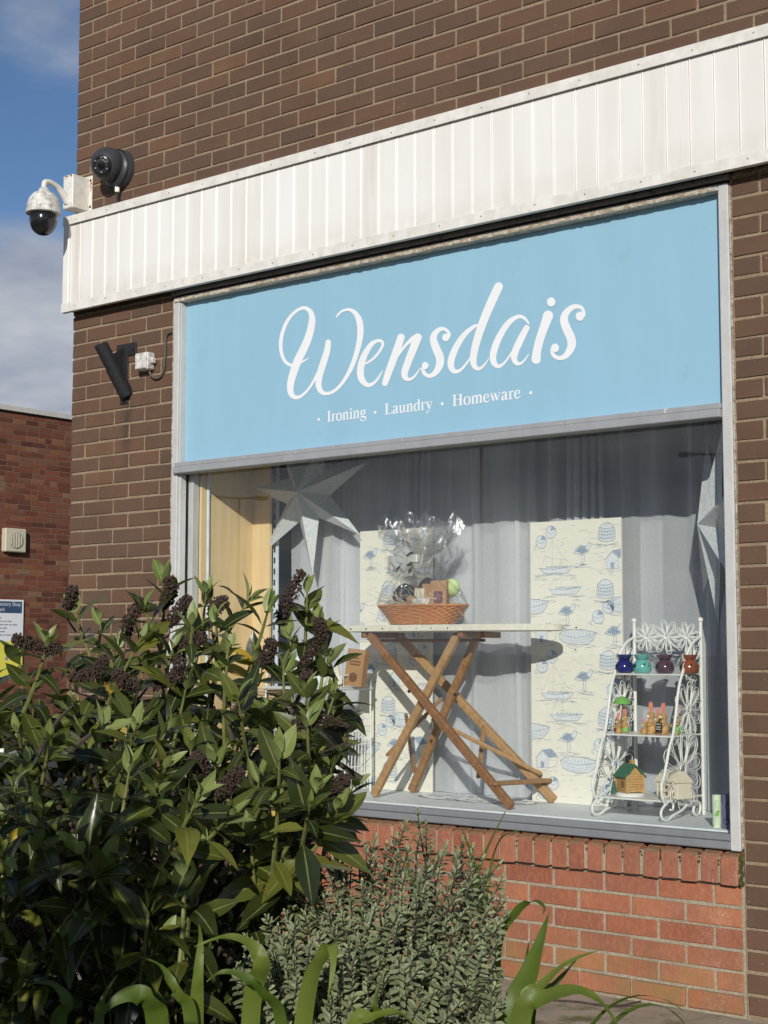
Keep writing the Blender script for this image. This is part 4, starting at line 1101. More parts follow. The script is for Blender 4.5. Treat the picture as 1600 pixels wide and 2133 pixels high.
def m_pot(A, B_, D, M, r):
    poly(B_, [(-.038,-.03),(.038,-.03),(.034,.025),(.0,.042),(-.034,.025)], M, -0.0003)
    draw(A, [(-.04,-.03),(-.036,.022),(0,.045),(.036,.022),(.04,-.03)], M, .0026)
    for k in range(5): draw(A, [(-.038,-.03+.014*k),(0,-.036+.014*k),(.038,-.03+.014*k)], M, .0022)
    for k in range(10): draw(D, [(-.034+.0075*k,-.028),(-.032+.0072*k,.02)], M, .0018, sm=False)
    draw(A, [(-.055,-.042),(0,-.05),(.055,-.04)], M, .0026); hatch(A, M, -.06,.04,-.058,-.045,10,r)
def m_sail(A, B_, D, M, r):
    poly(B_, [(-.07,.0),(-.05,-.02),(.06,-.02),(.085,.006)], M, -0.0003)
    draw(A, [(-.075,.002),(0,-.004),(.09,.008),(.062,-.021),(-.052,-.021),(-.075,.002)], M, .0024, sm=False)
    draw(A, [(-.012,0),(-.010,.125)], M, .0016, sm=False); draw(A, [(-.010,.12),(.08,.008)], M, .001, sm=False); draw(A, [(-.010,.12),(-.07,.004)], M, .001, sm=False)
    for k in range(7): draw(D, [(-.04+.016*k,.001),(-.036+.016*k,.011),(-.028+.016*k,.001)], M, .0022)
    draw(A, [(-.10,-.032),(0,-.026),(.11,-.034)], M, .0015); hatch(A, M, -.11,.08,-.05,-.03,14,r,.035)
def m_hut(A, B_, D, M, r):
    poly(B_, [(-.03,-.03),(.03,-.03),(.03,.012),(0,.04),(-.03,.012)], M, -0.0003)
    draw(A, [(-.03,-.03),(.03,-.03),(.03,.012),(0,.04),(-.03,.012),(-.03,-.03)], M, .002, sm=False)
    poly(D, [(0,.043),(.036,.012),(.075,.02),(.045,.05)], M, -0.00045)
    draw(A, [(-.036,.008),(0,.045),(.045,.052),(.078,.02),(.072,-.02),(.03,-.03)], M, .002, sm=False)
    for k in range(5): draw(A, [(-.024+.012*k,-.028),(-.024+.012*k,.008)], M, .0012, sm=False)
    poly(D, [(-.008,-.03),(.008,-.03),(.008,-.004),(-.008,-.004)], M, -0.00045)
    hatch(A, M, -.06,.06,-.05,-.032,12,r,.03)
REP = 0.535
PAT = [(m_sail,.17,.470),(m_pot,.375,.462),(m_bird,.185,.372),(m_buoy,.365,.368),(m_bird,.415,.285),(m_boat,.235,.262),(m_hut,.055,.275),(m_pot,.385,.165),(m_buoy,.085,.160),(m_bird,.265,.095),(m_boat,.0,.395),(m_hut,.41,.045),(m_sail,.125,.025)]
def wallboard(name, xa, xb, z0, z1, y, shift, label):
    t = thing(name, label, 'board', ((xa+xb)/2, y, z0), 'wallpaper covered boards')
    put('board', MB().box((xa, y, z0), (xb, y+0.012, z1), 0.001), 'wallpaper', t)
    A, B_, D = MB(), MB(), MB(); r = random.Random(name); wd = xb-xa
    for k in range(-1, 4):
        for (fn, u, v) in PAT:
            cu, cz = u+shift[0], v+k*REP+shift[1]
            for wrap in (0, -0.47, 0.47):
                if -0.03 < cu+wrap < wd+0.03 and 0.02 < cz < (z1-z0)+0.02:
                    fn(A, B_, D, T(xa+cu+wrap, y-0.0004, z0+cz), r)
    for _ in range(150): hatch(A, T(xa, y-0.0004, z0), 0.0, wd-0.03, 0.02, z1-z0-0.02, 1, r, .035, .0013)
    # trim to the board: drop pieces that run over its edge
    for mb, nm, mt in ((B_, 'printed_wash', 'toile_wash'), (D, 'printed_shade', 'toile_dark'), (A, 'printed_lines', 'toile_line')):
        for v in mb.v: v.x = min(max(v.x, xa+0.0008), xb-0.0008); v.z = min(max(v.z, z0+0.0008), z1-0.0008)
        put(nm, mb, mt, t, kind='stuff')
pa, pb = onY(1104, 1085, 0.495), onY(1293, 1078, 0.495)
wallboard('wallpaper_board', pa.x, pb.x, FZ+0.001, 1.952, 0.495, (0.0, -0.10), 'cream board printed with blue boats and birds beside the white flower shelves')
pa, pb = onY(750, 1105, 0.515), onY(899, 1105, 0.515)
wallboard('wallpaper_board', pa.x, pb.x, FZ+0.001, 1.962, 0.515, (-0.20, -0.075), 'cream board printed with blue boats and birds behind the gift basket')
# ---- folding wooden ironing board
ib = thing('ironing_board', 'old folding wooden ironing board with cream canvas top in the window', 'ironing board', (2.25, 0.3, FZ))
TZ = 1.4815
out = [(1.700, 0.135), (2.30, 0.130), (2.55, 0.150), (2.70, 0.185), (2.775, 0.225), (2.800, 0.265), (2.790, 0.305), (2.73, 0.345), (2.55, 0.385), (2.30, 0.412), (1.700, 0.415)]
oo = [p[:2] for p in spline(out, 5)]
mb = MB(); n = len(oo)
def ring(z, g):
    cx_, cy_ = 2.2, 0.27
    return [(cx_+(x-cx_)*(1-g/0.55), cy_+(y-cy_)*(1-g/0.14), z) for x, y in oo]
vs = ring(TZ-0.0045, 0.006)+ring(TZ-0.001, 0.0)+ring(TZ+0.019, 0.0)+ring(TZ+0.025, 0.006)
mb.add(vs, [(i*n+k, i*n+(k+1) % n, (i+1)*n+(k+1) % n, (i+1)*n+k) for i in range(3) for k in range(n)]+[tuple(range(n))[::-1], tuple(range(3*n, 4*n))])
put('board_top', mb, 'board_canvas', ib, smooth=True, sharp=35)
mb = MB()
for px in (731, 763, 797, 834, 868, 899, 933, 973, 1012, 1037, 1072, 1112, 1155):
    p = onY(px, 1308, 0.133)
    # nearest outline height along the front edge
    yy = 0.1325 if p.x < 2.33 else 0.13+0.135*max(0, (p.x-2.30)/0.5)**2.0
    mb.lathe([(0.0042, 0), (0.0030, 0.002), (0.001, 0.0025)], 8, T(p.x, yy-0.001, TZ+0.009) @ Matrix.Rotation(PI/2, 4, 'X'))
put('tacks', mb, 'tack', ib)
def bar(name, a, b_, w, t, mat, up=Vector((0, 1, 0)), bev=0.004):
    a, b_ = Vector(a), Vector(b_); L = (b_-a).length; x_, y_, z_ = frame_of(b_-a, up)
    # local y along the bar so the grain follows it
    M = mat_axes(a, y_, x_, y_.cross(x_))
    mb = MB().box((-w/2, 0, -t/2), (w/2, L, t/2), bev)
    me = mesh_of(name, mb, mat)
    return inst(name, me, M, ib)
YF, YB = 0.155, 0.485
bar('leg', (1.880, YF, 1.465), (2.640, YF-0.012, FZ+0.012), 0.034, 0.030, 'wood_dark')
bar('leg', (1.860, YB-0.10, 1.465), (2.625, YB, FZ+0.012), 0.034, 0.030, 'wood_light')
bar('leg', (2.335, YF+0.038, 1.465), (1.885, YF+0.028, FZ+0.012), 0.034, 0.030, 'wood_light')
bar('leg', (2.330, YB-0.14, 1.465), (1.885, YB-0.035, FZ+0.012), 0.034, 0.030, 'wood_mid')
bar('crossbar', (1.845, 0.150, 1.4635), (1.845, 0.44, 1.4635), 0.028, 0.026, 'wood_dark', Vector((0, 0, 1)))
bar('crossbar', (2.375, 0.150, 1.4635), (2.375, 0.44, 1.4635), 0.028, 0.026, 'wood_dark', Vector((0, 0, 1)))
bar('batten', (1.80, 0.300, 1.440), (2.40, 0.300, 1.440), 0.020, 0.014, 'wood_dark', Vector((0, 0, 1)))
bar('crossbar', (2.560, 0.120, 0.855), (2.590, 0.50, 0.845), 0.040, 0.018, 'wood_mid', Vector((0, 0, 1)))
bar('brace', (2.205, YF+0.022, 1.105), (2.575, 0.468, 0.872), 0.018, 0.012, 'wood_light')
bar('brace', (1.935, YF+0.050, 0.935), (2.150, 0.33, 1.190), 0.016, 0.012, 'wood_mid')
bar('strut', (2.300, 0.432, 1.072), (2.330, 0.345, 0.850), 0.022, 0.012, 'wood_mid')
bar('strut', (2.010, 0.250, 1.120), (1.915, 0.425, 0.850), 0.018, 0.012, 'wood_mid')
for (x, y, z) in ((2.1165, YF-0.018, 1.222), (2.215, 0.335, 1.205), (2.205, YF-0.019, 1.115)):
    put('bolt', MB().lathe([(0.008, 0), (0.007, 0.004), (0.003, 0.006)], 10, T(x, y, z) @ Matrix.Rotation(PI/2, 4, 'X')), 'bolt_dark', ib)
mb = MB(); r = random.Random(9)
c0 = Vector((2.28, 0.40, FZ+0.001)); nr, na = 7, 64
vs = []
for i in range(nr+1):
    for k in range(na):
        a = 2*PI*k/na; rad = (0.03+i/nr*0.97)*(1+(0.05*abs(math.sin(a*10)) if i == nr else 0))
        vs.append((c0.x+0.30*rad*math.cos(a), c0.y+0.115*rad*math.sin(a), c0.z+0.001+0.006*(1+math.sin(a*7+i))*i/nr*0.5))
fs = []
for i in range(nr):
    for k in range(na):
        if i in (2, 4, 5) and (k+i) % 2 == 0: continue
        k2 = (k+1) % na; fs.append((i*na+k, i*na+k2, (i+1)*na+k2, (i+1)*na+k))
mb.add(vs, fs)
o = put('lace_doily', mb, 'lace'); tag(o, 'white scalloped lace mat lying on the display floor under the ironing board', 'mat')
# ---- gift basket in cellophane
BX, BY, BZ = onY(881, 1290, 0.265).x, 0.265, TZ+0.0262
gb = thing('gift_basket', 'orange wicker gift basket wrapped in clear cellophane on the ironing board', 'basket', (BX, BY, BZ))
def loop(z, rx, ry, ph, amp, n=120, st=36):
    pts = []
    for k in range(n):
        a = 2*PI*k/n; c, s = math.cos(a), math.sin(a)
        sx = math.copysign(abs(c)**0.7, c)*rx; sy = math.copysign(abs(s)**0.7, s)*ry
        q = 1+amp*math.sin(st*a/2+ph)
        pts.append((BX+sx*q, BY+sy*q, z))
    return pts
rows = 9; wm = MB()
for i in range(rows):
    t = i/(rows-1); z = BZ+0.008+0.066*t
    wm.tube(loop(z, 0.150+0.052*t, 0.080+0.030*t, PI*(i % 2), 0.018), 0.0050, 6, closed=True)
put('weave', wm, 'wicker_orange', gb, smooth=True, sharp=None)
wm = MB()
for k in range(36):
    a = 2*PI*k/36; c, s = math.cos(a), math.sin(a); sx = math.copysign(abs(c)**0.7, c); sy = math.copysign(abs(s)**0.7, s)
    wm.tube([(BX+sx*0.150, BY+sy*0.080, BZ+0.002), (BX+sx*0.203, BY+sy*0.111, BZ+0.080)], 0.0032, 5)
put('stakes', wm, 'wicker_orange', gb, smooth=True)
wm = MB()
for ph in (0, PI):
    wm.tube(loop(BZ+0.083, 0.209, 0.115, ph, 0.014, 160, 60), 0.0060, 6, closed=True)
put('rim', wm, 'wicker_orange', gb, smooth=True, sharp=None)
put('base', MB().lathe([(0.145, BZ), (0.150, BZ+0.006)], 40, T(BX, BY, 0) @ Matrix.Diagonal((1, 0.53, 1, 1))), 'wicker_orange', gb)
# wood wool filling
mb = MB(); r = random.Random(14)
for _ in range(230):
    a = r.uniform(0, 2*PI); q = math.sqrt(r.random())
    p = Vector((BX+0.185*q*math.cos(a), BY+0.095*q*math.sin(a), BZ+0.072+r.uniform(0, 0.028)))
    pts = [p]
    dv_ = Vector((r.uniform(-1, 1), r.uniform(-1, 1), r.uniform(-0.4, 0.6)))*0.014
    for _k in range(5):
        dv_ = dv_+Vector((r.uniform(-1, 1), r.uniform(-1, 1), r.uniform(-1, 1)))*0.009; p = p+dv_; pts.append(p)
    mb.tube(pts, 0.0011, 3)
put('straw_filling', mb, 'straw', gb, kind='stuff')
def obox(name, mat, c, s, rz, tilt, parent, bev=0.002, sub=None):
    M = T(*c) @ RZ(rz) @ Matrix.Rotation(tilt, 4, 'X')
    o_ = put(name, MB().box((-s[0]/2, -s[1]/2, 0), (s[0]/2, s[1]/2, s[2]), bev, M), mat, parent)
    if sub: put(sub[0], MB().box((-s[0]*sub[2], -s[1]/2-0.0012, s[2]*sub[3]), (s[0]*sub[2], -s[1]/2-0.0004, s[2]*sub[4]), 0, M), sub[1], o_)
    return o_
obox('soap_box', 'kraft', (BX+0.105, BY-0.02, BZ+0.065), (0.075, 0.045, 0.125), 0.35, -0.10, gb, sub=('label', 'maroon', 0.26, 0.12, 0.62))
obox('soap_box', 'kraft', (BX+0.030, BY+0.02, BZ+0.070), (0.075, 0.040, 0.110), 0.2, -0.05, gb)
obox('soap_bar', 'white_paper', (BX+0.035, BY-0.060, BZ+0.078), (0.085, 0.035, 0.036), -0.25, 0.1, gb)
obox('soap_bar', 'kraft', (BX-0.020, BY-0.055, BZ+0.078), (0.034, 0.03, 0.046), 0.3, 0.15, gb)
obox('card_box', 'cream_cloth', (BX-0.012, BY-0.005, BZ+0.075), (0.05, 0.03, 0.085), 0.1, -0.1, gb)
mb = MB(); r = random.Random(4)
for _ in range(9):
    mb.ball((BX-0.085+r.uniform(-0.06, 0.06), BY+r.uniform(-0.02, 0.03), BZ+0.10+r.uniform(0, 0.055)), (r.uniform(0.03, 0.05), 0.03, r.uniform(0.02, 0.04)), 10, 7)
for _ in range(6):
    mb.ball((BX+0.02+r.uniform(-0.05, 0.05), BY+0.03, BZ+0.175+r.uniform(-0.012, 0.012)), (0.035, 0.02, 0.02), 10, 7)
for v in mb.v: v += Vector((r.uniform(-1, 1), r.uniform(-1, 1), r.uniform(-1, 1)))*0.005
put('black_scarf', mb, 'black_cloth', gb)
put('green_pouch', MB().ball((BX+0.132, BY+0.035, BZ+0.162), (0.040, 0.03, 0.040), 18, 12), 'lime_felt', gb, smooth=True)
# cellophane: crumpled film from the base up to the tied neck, then a flared ruff
r = random.Random(77); mb = MB()
lev = [(0.0, 0.165, 0.095, 0.004), (0.03, 0.205, 0.118, 0.008), (0.088, 0.232, 0.135, 0.010), (0.14, 0.205, 0.12, 0.016), (0.19, 0.160, 0.09, 0.020), (0.24, 0.095, 0.06, 0.018), (0.275, 0.030, 0.025, 0.006), (0.30, 0.050, 0.04, 0.014), (0.335, 0.10, 0.075, 0.028), (0.375, 0.15, 0.11, 0.034), (0.415, 0.185, 0.13, 0.036), (0.45, 0.20, 0.14, 0.05)]
def film(seed, k0, k1, na, offx=0.0, sc=1.0):
    r = random.Random(seed); mb = MB(); vs = []; L = lev[k0:k1]
    for i, (h, rx, ry, jit) in enumerate(L):
        lx = BX-0.02*min(1, h/0.27)+offx*max(0, h-0.27)
        for k in range(na):
            a = 2*PI*k/na+r.uniform(-0.4, 0.4)*2*PI/na
            q = (1+r.uniform(-1, 1)*jit/max(rx, 0.05)*1.1)*sc
            vs.append((lx+rx*q*math.cos(a), BY+ry*q*math.sin(a), BZ+0.001+h+(r.uniform(-1, 1)*jit if i and h else 0)))
    n2 = len(L); fs = []
    for i in range(n2-1):
        for k in range(na):
            k2 = (k+1) % na; a_, b2, c_, d_ = i*na+k, i*na+k2, (i+1)*na+k2, (i+1)*na+k
            if r.random() < 0.5: fs += [(a_, b2, c_), (a_, c_, d_)]
            else: fs += [(a_, b2, d_), (b2, c_, d_)]
    return mb.add(vs, fs)
put('cellophane_wrap', film(1, 0, 7, 34), 'cellophane', gb)
put('cellophane_ruff', film(2, 6, 12, 44, 0.10), 'cellophane_gathered', gb)
put('cellophane_ruff', film(3, 6, 11, 36, 0.22, 0.8), 'cellophane_gathered', gb)
put('cellophane_ruff', film(5, 6, 12, 30, -0.1, 0.55), 'cellophane_gathered', gb)
# silver pull bow
nk = Vector((BX-0.005, BY-0.110, BZ+0.285))
for k in range(12):
    a = 2*PI*k/12+0.25*(k % 2); ring_ = k % 3
    Lr = (0.088, 0.070, 0.050)[ring_]; el = (0.05, 0.5, 1.0)[ring_]
    dr = Vector((math.cos(a)*math.cos(el), -math.sin(el)-0.15, math.sin(a)*math.cos(el))).normalized()
    sd_ = dr.cross(Vector((0, 1, 0))).normalized(); upv = sd_.cross(dr)
    mb = MB(); vs = []; n = 9
    for i in range(n):
        t = i/(n-1); th = PI*2*t
        c_ = nk+dr*Lr*0.5*(1-math.cos(th))*(1.0)+upv*0.022*math.sin(th)
        for s_ in (-1, 1): vs.append(c_+sd_*s_*0.0165)
    mb.add(vs, [(2*i, 2*i+1, 2*i+3, 2*i+2) for i in range(n-1)])
    put('bow_loop', mb, 'bow_silver', gb, smooth=True, sharp=None)
mb = MB()
for e in (Vector((-0.115, -0.01, 0.052)), Vector((-0.06, -0.02, -0.085))):
    sd_ = e.cross(Vector((0, 1, 0))).normalized()
    mb.add([nk+sd_*0.009, nk-sd_*0.009, nk+e*0.5-sd_*0.008+Vector((0, -0.01, 0)), nk+e*0.5+sd_*0.008+Vector((0, -0.01, 0)), nk+e-sd_*0.002, nk+e+sd_*0.002], [(0, 1, 2, 3), (3, 2, 4, 5)])
put('ribbon_tail', mb, 'bow_silver', gb)
# ---- white wire rack with homeware (mostly behind the shrub)
RX0, RX1, RY0, RY1 = 1.24, 1.70, 0.14, 0.38
RTZ = onY(700, 1432, 0.2).z
rk = thing('wire_rack', 'white wire display rack beside the ironing board legs', 'rack', ((RX0+RX1)/2, 0.26, FZ))
for x in (RX0, RX1):
    for y in (RY0, RY1):
        lean = 0.035 if y == RY0 else 0.0
        put('post', MB().tube([(x, y, FZ+0.003), (x, y+lean, RTZ+0.055)], 0.0045, 8), 'wire_white', rk, smooth=True)
    put('top_loop', MB().tube([(x, RY0+0.035, RTZ+0.055), (x, RY1, RTZ+0.055)], 0.0045, 8), 'wire_white', rk, smooth=True)
    mb = MB()
    for j in range(9): mb.tube([(x, RY0+0.03+j*0.024, FZ+0.02), (x, RY0+0.05+j*0.022, FZ+0.30)], 0.0022, 5)
    for z in (FZ+0.02, FZ+0.12, FZ+0.22, FZ+0.30): mb.tube([(x, RY0+0.01, z), (x, RY1, z)], 0.003, 6)
    put('side_wires', mb, 'wire_white', rk, smooth=True)
put('top_shelf', MB().box((RX0-0.005, RY0+0.01, RTZ-0.012), (RX1+0.01, RY1+0.01, RTZ), 0.003), 'shelf_grey', rk)
for z in (FZ+0.09, FZ+0.28):
    mb = MB()
    for j in range(12): mb.tube([(RX0, RY0+0.01+j*0.02, z), (RX1, RY0+0.01+j*0.02, z)], 0.0024, 5)
    for j in range(8): mb.tube([(RX0+j*(RX1-RX0)/7, RY0, z-0.004), (RX0+j*(RX1-RX0)/7, RY1, z-0.004)], 0.003, 6)
    for j in range(18): mb.tube([(RX0+j*(RX1-RX0)/17, RY0, z), (RX0+j*(RX1-RX0)/17, RY0, z+0.06)], 0.0022, 5)
    mb.tube([(RX0, RY0, z+0.06), (RX1, RY0, z+0.06)], 0.003, 6)
    put('wire_shelf', mb, 'wire_white', rk, smooth=True)
def at_shelf(px, Y, z): return Vector((onY(px, 1430, Y).x, Y, z))
p = at_shelf(738, 0.24, RTZ+0.0005)
bxo = thing('card_carton', 'tall brown card carton leaning on the wire rack shelf', 'carton', p)
M = T(*p) @ RZ(0.12) @ Matrix.Rotation(0.10, 4, 'Y') @ Matrix.Rotation(-0.08, 4, 'X')
put('carton', MB().box((-0.047, -0.022, 0.005), (0.047, 0.022, 0.172), 0.002, M), 'kraft', bxo)
mb = MB()
for zz, ww in ((0.128, 0.022), (0.112, 0.030), (0.098, 0.026), (0.14, 0.012)):
    x = -ww
    while x < ww-0.002:
        mb.box((x, -0.0232, zz), (x+0.0045, -0.0226, zz+0.0085), 0, M); x += 0.0062
mb.lathe([(0.022, 0), (0.022, 0.0006)], 20, M @ T(0.0, -0.0226, 0.045) @ Matrix.Rotation(PI/2, 4, 'X'))
put('printing', mb, 'kraft_ink', bxo)
p = at_shelf(668, 0.23, RTZ+0.0005)
bo = thing('spray_bottle', 'pale green cleaning bottle standing on the wire rack', 'bottle', p)
put('body', MB().lathe([(0.034, 0), (0.037, 0.006), (0.037, 0.095), (0.032, 0.112), (0.016, 0.124), (0.014, 0.132)], 24, T(*p)), 'mint_plastic', bo, smooth=True)
put('cap', MB().lathe([(0.017, 0.1325), (0.017, 0.155), (0.013, 0.160)], 20, T(*p)), 'mint_plastic', bo, smooth=True)
put('label', MB().lathe([(0.0375, 0.02), (0.0378, 0.021), (0.0378, 0.085), (0.0375, 0.086)], 24, T(*p)), 'pale_label', bo, smooth=True)
p = at_shelf(628, 0.27, RTZ+0.0005)
bo = thing('spray_bottle', 'second cleaning bottle standing behind the pale green one', 'bottle', p)
put('body', MB().lathe([(0.030, 0), (0.033, 0.006), (0.033, 0.12), (0.026, 0.135), (0.014, 0.142), (0.014, 0.152)], 24, T(*p)), 'pale_label', bo, smooth=True)
put('cap', MB().lathe([(0.016, 0.1525), (0.016, 0.175), (0.012, 0.18)], 20, T(*p)), 'teal_glaze', bo, smooth=True)
p = at_shelf(695, 0.20, RTZ+0.0005)
mb = MB(); r = random.Random(31); vs = []
for i in range(7):
    t = i/6
    for k in range(14):
        a = 2*PI*k/14; rad = (0.055*(1-t)**0.8+0.004)*(1+0.25*math.sin(3*a+i)*(1-t)); vs.append((p.x+0.018*t+rad*math.cos(a), p.y+0.6*rad*math.sin(a), p.z+0.098*t))
mb.add(vs, [(i*14+k, i*14+(k+1) % 14, (i+1)*14+(k+1) % 14, (i+1)*14+k) for i in range(6) for k in range(14)]+[tuple(range(14))[::-1], tuple(range(84, 98))])
o = put('muslin_pouch', mb, 'cream_cloth', smooth=True); tag(o, 'cream muslin pouch gathered to a peak on the wire rack', 'pouch')
p = Vector((1.60, 0.25, FZ+0.283))
gbk = thing('straw_tray', 'white tray of pale straw on the middle shelf of the wire rack', 'tray', p)
put('tray', MB().box((p.x-0.075, p.y-0.06, p.z), (p.x+0.075, p.y+0.06, p.z+0.045), 0.004), 'white_paper', gbk)
mb = MB(); r = random.Random(8)
for _ in range(120):
    q = p+Vector((r.uniform(-0.07, 0.07), r.uniform(-0.055, 0.055), 0.045+r.uniform(0, 0.03)))
    pts = [q+Vector((r.uniform(-1, 1), r.uniform(-1, 1), r.uniform(-0.5, 0.5)))*0.012*k for k in range(1, 5)]; mb.tube(pts, 0.001, 3)
put('straw', mb, 'straw', gbk, kind='stuff')
p = Vector((1.56, 0.25, FZ+0.094))
o = put('enamel_box', MB().box((p.x-0.07, p.y-0.05, p.z), (p.x+0.07, p.y+0.05, p.z+0.11), 0.006), 'mint_plastic'); tag(o, 'pale mint box on the lowest shelf of the wire rack', 'box')
# woven laundry hamper in the corner
hx, hy = 1.10, 0.285
hp = thing('laundry_hamper', 'tan woven laundry hamper beside the yellow panel', 'hamper', (hx, hy, FZ))
mb = MB(); st = 40
for i in range(34):
    z = FZ+0.008+i*0.0135; rad = 0.125+0.018*(i/33)
    pts = []
    for k in range(80):
        a = 2*PI*k/80; q = rad*(1+0.022*math.sin(st*a/2+PI*(i % 2))); pts.append((hx+q*math.cos(a), hy+q*math.sin(a)*0.95, z))
    mb.tube(pts, 0.0065, 5, closed=True)
put('weave', mb, 'wicker_tan', hp, smooth=True, sharp=None)
put('liner', MB().lathe([(0.118, FZ), (0.120, FZ+0.44)], 30, T(hx, hy, 0)), 'cream_cloth', hp)
# ---- white metal flower shelves
EX0, EX1 = 3.030, 3.330; EYB, EYF = 0.468, 0.125
et = thing('flower_shelves', 'small white metal shelf stand decorated with looped wire flowers', 'shelf stand', (3.2, 0.28, FZ))
def zpx(px, py, Y): return onY(px, py, Y).z
ZT = 1.525
ZS = [zpx(1370, 1660, 0.28), zpx(1350, 1530, 0.28), zpx(1365, 1404, 0.28)]
for x in (EX0, EX1):
    mb = MB().tube([(x, EYB, FZ+0.002), (x, EYB, ZT-0.012)], 0.0075, 10)
    put('back_post', mb, 'wire_white', et, smooth=True)
    put('finial', MB().ball((x, EYB, ZT-0.006), 0.0115, 12, 8), 'wire_white', et, smooth=True)
    prof = [(EYB-0.010, ZT-0.075), (EYB-0.070, ZT-0.10), (EYB-0.125, ZT-0.155), (EYB-0.155, ZS[2]+0.01), (EYB-0.190, ZS[2]-0.05), (EYB-0.225, ZS[1]+0.06), (EYB-0.245, ZS[1]), (EYB-0.275, ZS[1]-0.045), (EYB-0.312, ZS[0]+0.10), (EYB-0.338, ZS[0]+0.055), (EYB-0.333, ZS[0]+0.01), (EYB-0.305, ZS[0]-0.015)]
    r = random.Random(6)
    pts = spline([(x+r.uniform(-1, 1)*0.001, y+r.uniform(-0.004, 0.004), z) for y, z in prof], 5)
    put('side_stile', MB().tube(pts, 0.0058, 8), 'wire_white', et, smooth=True)
    # scrolled foot
    zf = FZ+0.0065
    sc_ = [(EYB-0.305, ZS[0]-0.012), (EYB-0.338, ZS[0]-0.030), (EYB-0.345, zf+0.022), (EYB-0.325, zf+0.004), (EYB-0.290, zf), (EYB-0.250, zf+0.014), (EYB-0.18, ZS[0]-0.045), (EYB-0.12, ZS[0]-0.022), (EYB-0.06, ZS[0]-0.020), (EYB-0.030, zf+0.038), (EYB-0.036, zf+0.006), (EYB-0.065, zf), (EYB-0.088, zf+0.016), (EYB-0.078, zf+0.034)]
    put('scroll_foot', MB().tube(spline([(x, y, z) for y, z in sc_], 6), 0.0050, 8), 'wire_white', et, smooth=True)
    cu = [(EYB-0.305, ZS[0]-0.014), (EYB-0.275, ZS[0]-0.004), (EYB-0.250, ZS[0]-0.016), (EYB-0.253, ZS[0]-0.036), (EYB-0.272, ZS[0]-0.036)]
    put('scroll', MB().tube(spline([(x, y, z) for y, z in cu], 6), 0.0042, 8), 'wire_white', et, smooth=True)
put('top_rail', MB().tube([(EX0, EYB, ZT-0.075), (EX1, EYB, ZT-0.075)], 0.0042, 8), 'wire_white', et, smooth=True)
for z, dep in ((ZS[0], 0.318), (ZS[1], 0.243), (ZS[2], 0.158)):
    put('shelf', MB().box((EX0+0.004, EYB-dep, z-0.006), (EX1-0.004, EYB+0.004, z), 0.002), 'wire_white', et)
def flower(c, R, ax, npet, parent, n2=2):
    """looped wire petals round a small ring; ax = the two in-plane axes"""
    a1, a2 = ax; mb = MB(); nrm = a1.cross(a2)
    for k in range(npet):
        th = 2*PI*k/npet+0.2
        for q in range(n2):
            L = R*(1.0-0.16*q); wd = R*(0.27-0.10*q); pts = []
            for i in range(15):
                t = PI*2*i/15; rr = L*(0.5-0.5*math.cos(t))*0.86+R*0.14; sd2 = wd*math.sin(t)*(0.35+0.65*(0.5-0.5*math.cos(t)))
                d1 = a1*math.cos(th)+a2*math.sin(th); d2 = a2*math.cos(th)-a1*math.sin(th)
                pts.append(c+d1*rr+d2*sd2+nrm*(0.004*math.sin(th*2)))
            mb.tube(pts, 0.0017, 5, closed=True)
    mb.tube([c+(a1*math.cos(2*PI*i/16)+a2*math.sin(2*PI*i/16))*R*0.135 for i in range(16)], 0.0028, 6, closed=True)
    put('wire_flower', mb, 'wire_white', parent, smooth=True)
ex, ey, ez = Vector((1, 0, 0)), Vector((0, 1, 0)), Vector((0, 0, 1))
for fx, R in ((0.20, 0.060), (0.50, 0.070), (0.80, 0.060)):
    flower(Vector((EX0+(EX1-EX0)*fx, EYB-0.006, ZT-0.073)), R, (ex, ez), 8, et)
for x, sg in ((EX0, 1), (EX1, 1)):
    for (py, pz, R) in ((EYB-0.080, ZS[2]+0.040, 0.078), (EYB-0.112, (ZS[1]+ZS[2])/2-0.02, 0.110), (EYB-0.165, (ZS[0]+ZS[1])/2-0.010, 0.158)):
        flower(Vector((x, py, pz)), R, (ey, ez), 10, et)
# oil burners
def burner(px, Y, mat, label, rim=None):
    p = Vector((onY(px, 1400, Y).x, Y, ZS[2]+0.0005))
    t = thing('oil_burner', label, 'oil burner', p, 'glazed oil burners on the top shelf')
    put('body', MB().lathe([(0.026, 0), (0.034, 0.006), (0.0385, 0.020), (0.037, 0.034), (0.028, 0.048), (0.0225, 0.055)], 28, T(*p)), mat, t, smooth=True, sharp=60)
    put('dish', MB().lathe([(0.0225, 0.0552), (0.027, 0.062), (0.034, 0.074), (0.0325, 0.0755), (0.022, 0.066)], 28, T(*p)), rim or mat, t, smooth=True, sharp=60)
    mb = MB(); fwd = (CAM-p); fwd.z = 0; a0 = math.atan2(fwd.y, fwd.x)
    for da, dz, rr in ((0.25, 0.037, 0.0042), (0.75, 0.030, 0.0035), (0.95, 0.040, 0.003), (-0.9, 0.030, 0.009)):
        rad = 0.0372; a = a0+da
        x_, y_, z_ = frame_of(Vector((math.cos(a), math.sin(a), 0.35)))
        mb.lathe([(rr, 0), (rr*0.7, 0.0012)], 10, mat_axes(p+Vector((math.cos(a)*rad, math.sin(a)*rad, dz)), y_, z_, x_))
    put('cut_out', mb, 'hole_black', t)
burner(1301, 0.335, 'cobalt_glaze', 'cobalt blue glazed oil burner on the top shelf of the flower stand')
burner(1338, 0.355, 'teal_glaze', 'turquoise glazed oil burner on the top shelf of the flower stand')
burner(1385, 0.345, 'plum_glaze', 'dark plum glazed oil burner on the top shelf of the flower stand')
burner(1436, 0.355, 'rust_glaze', 'rust red glazed oil burner behind the wire flower on the top shelf')
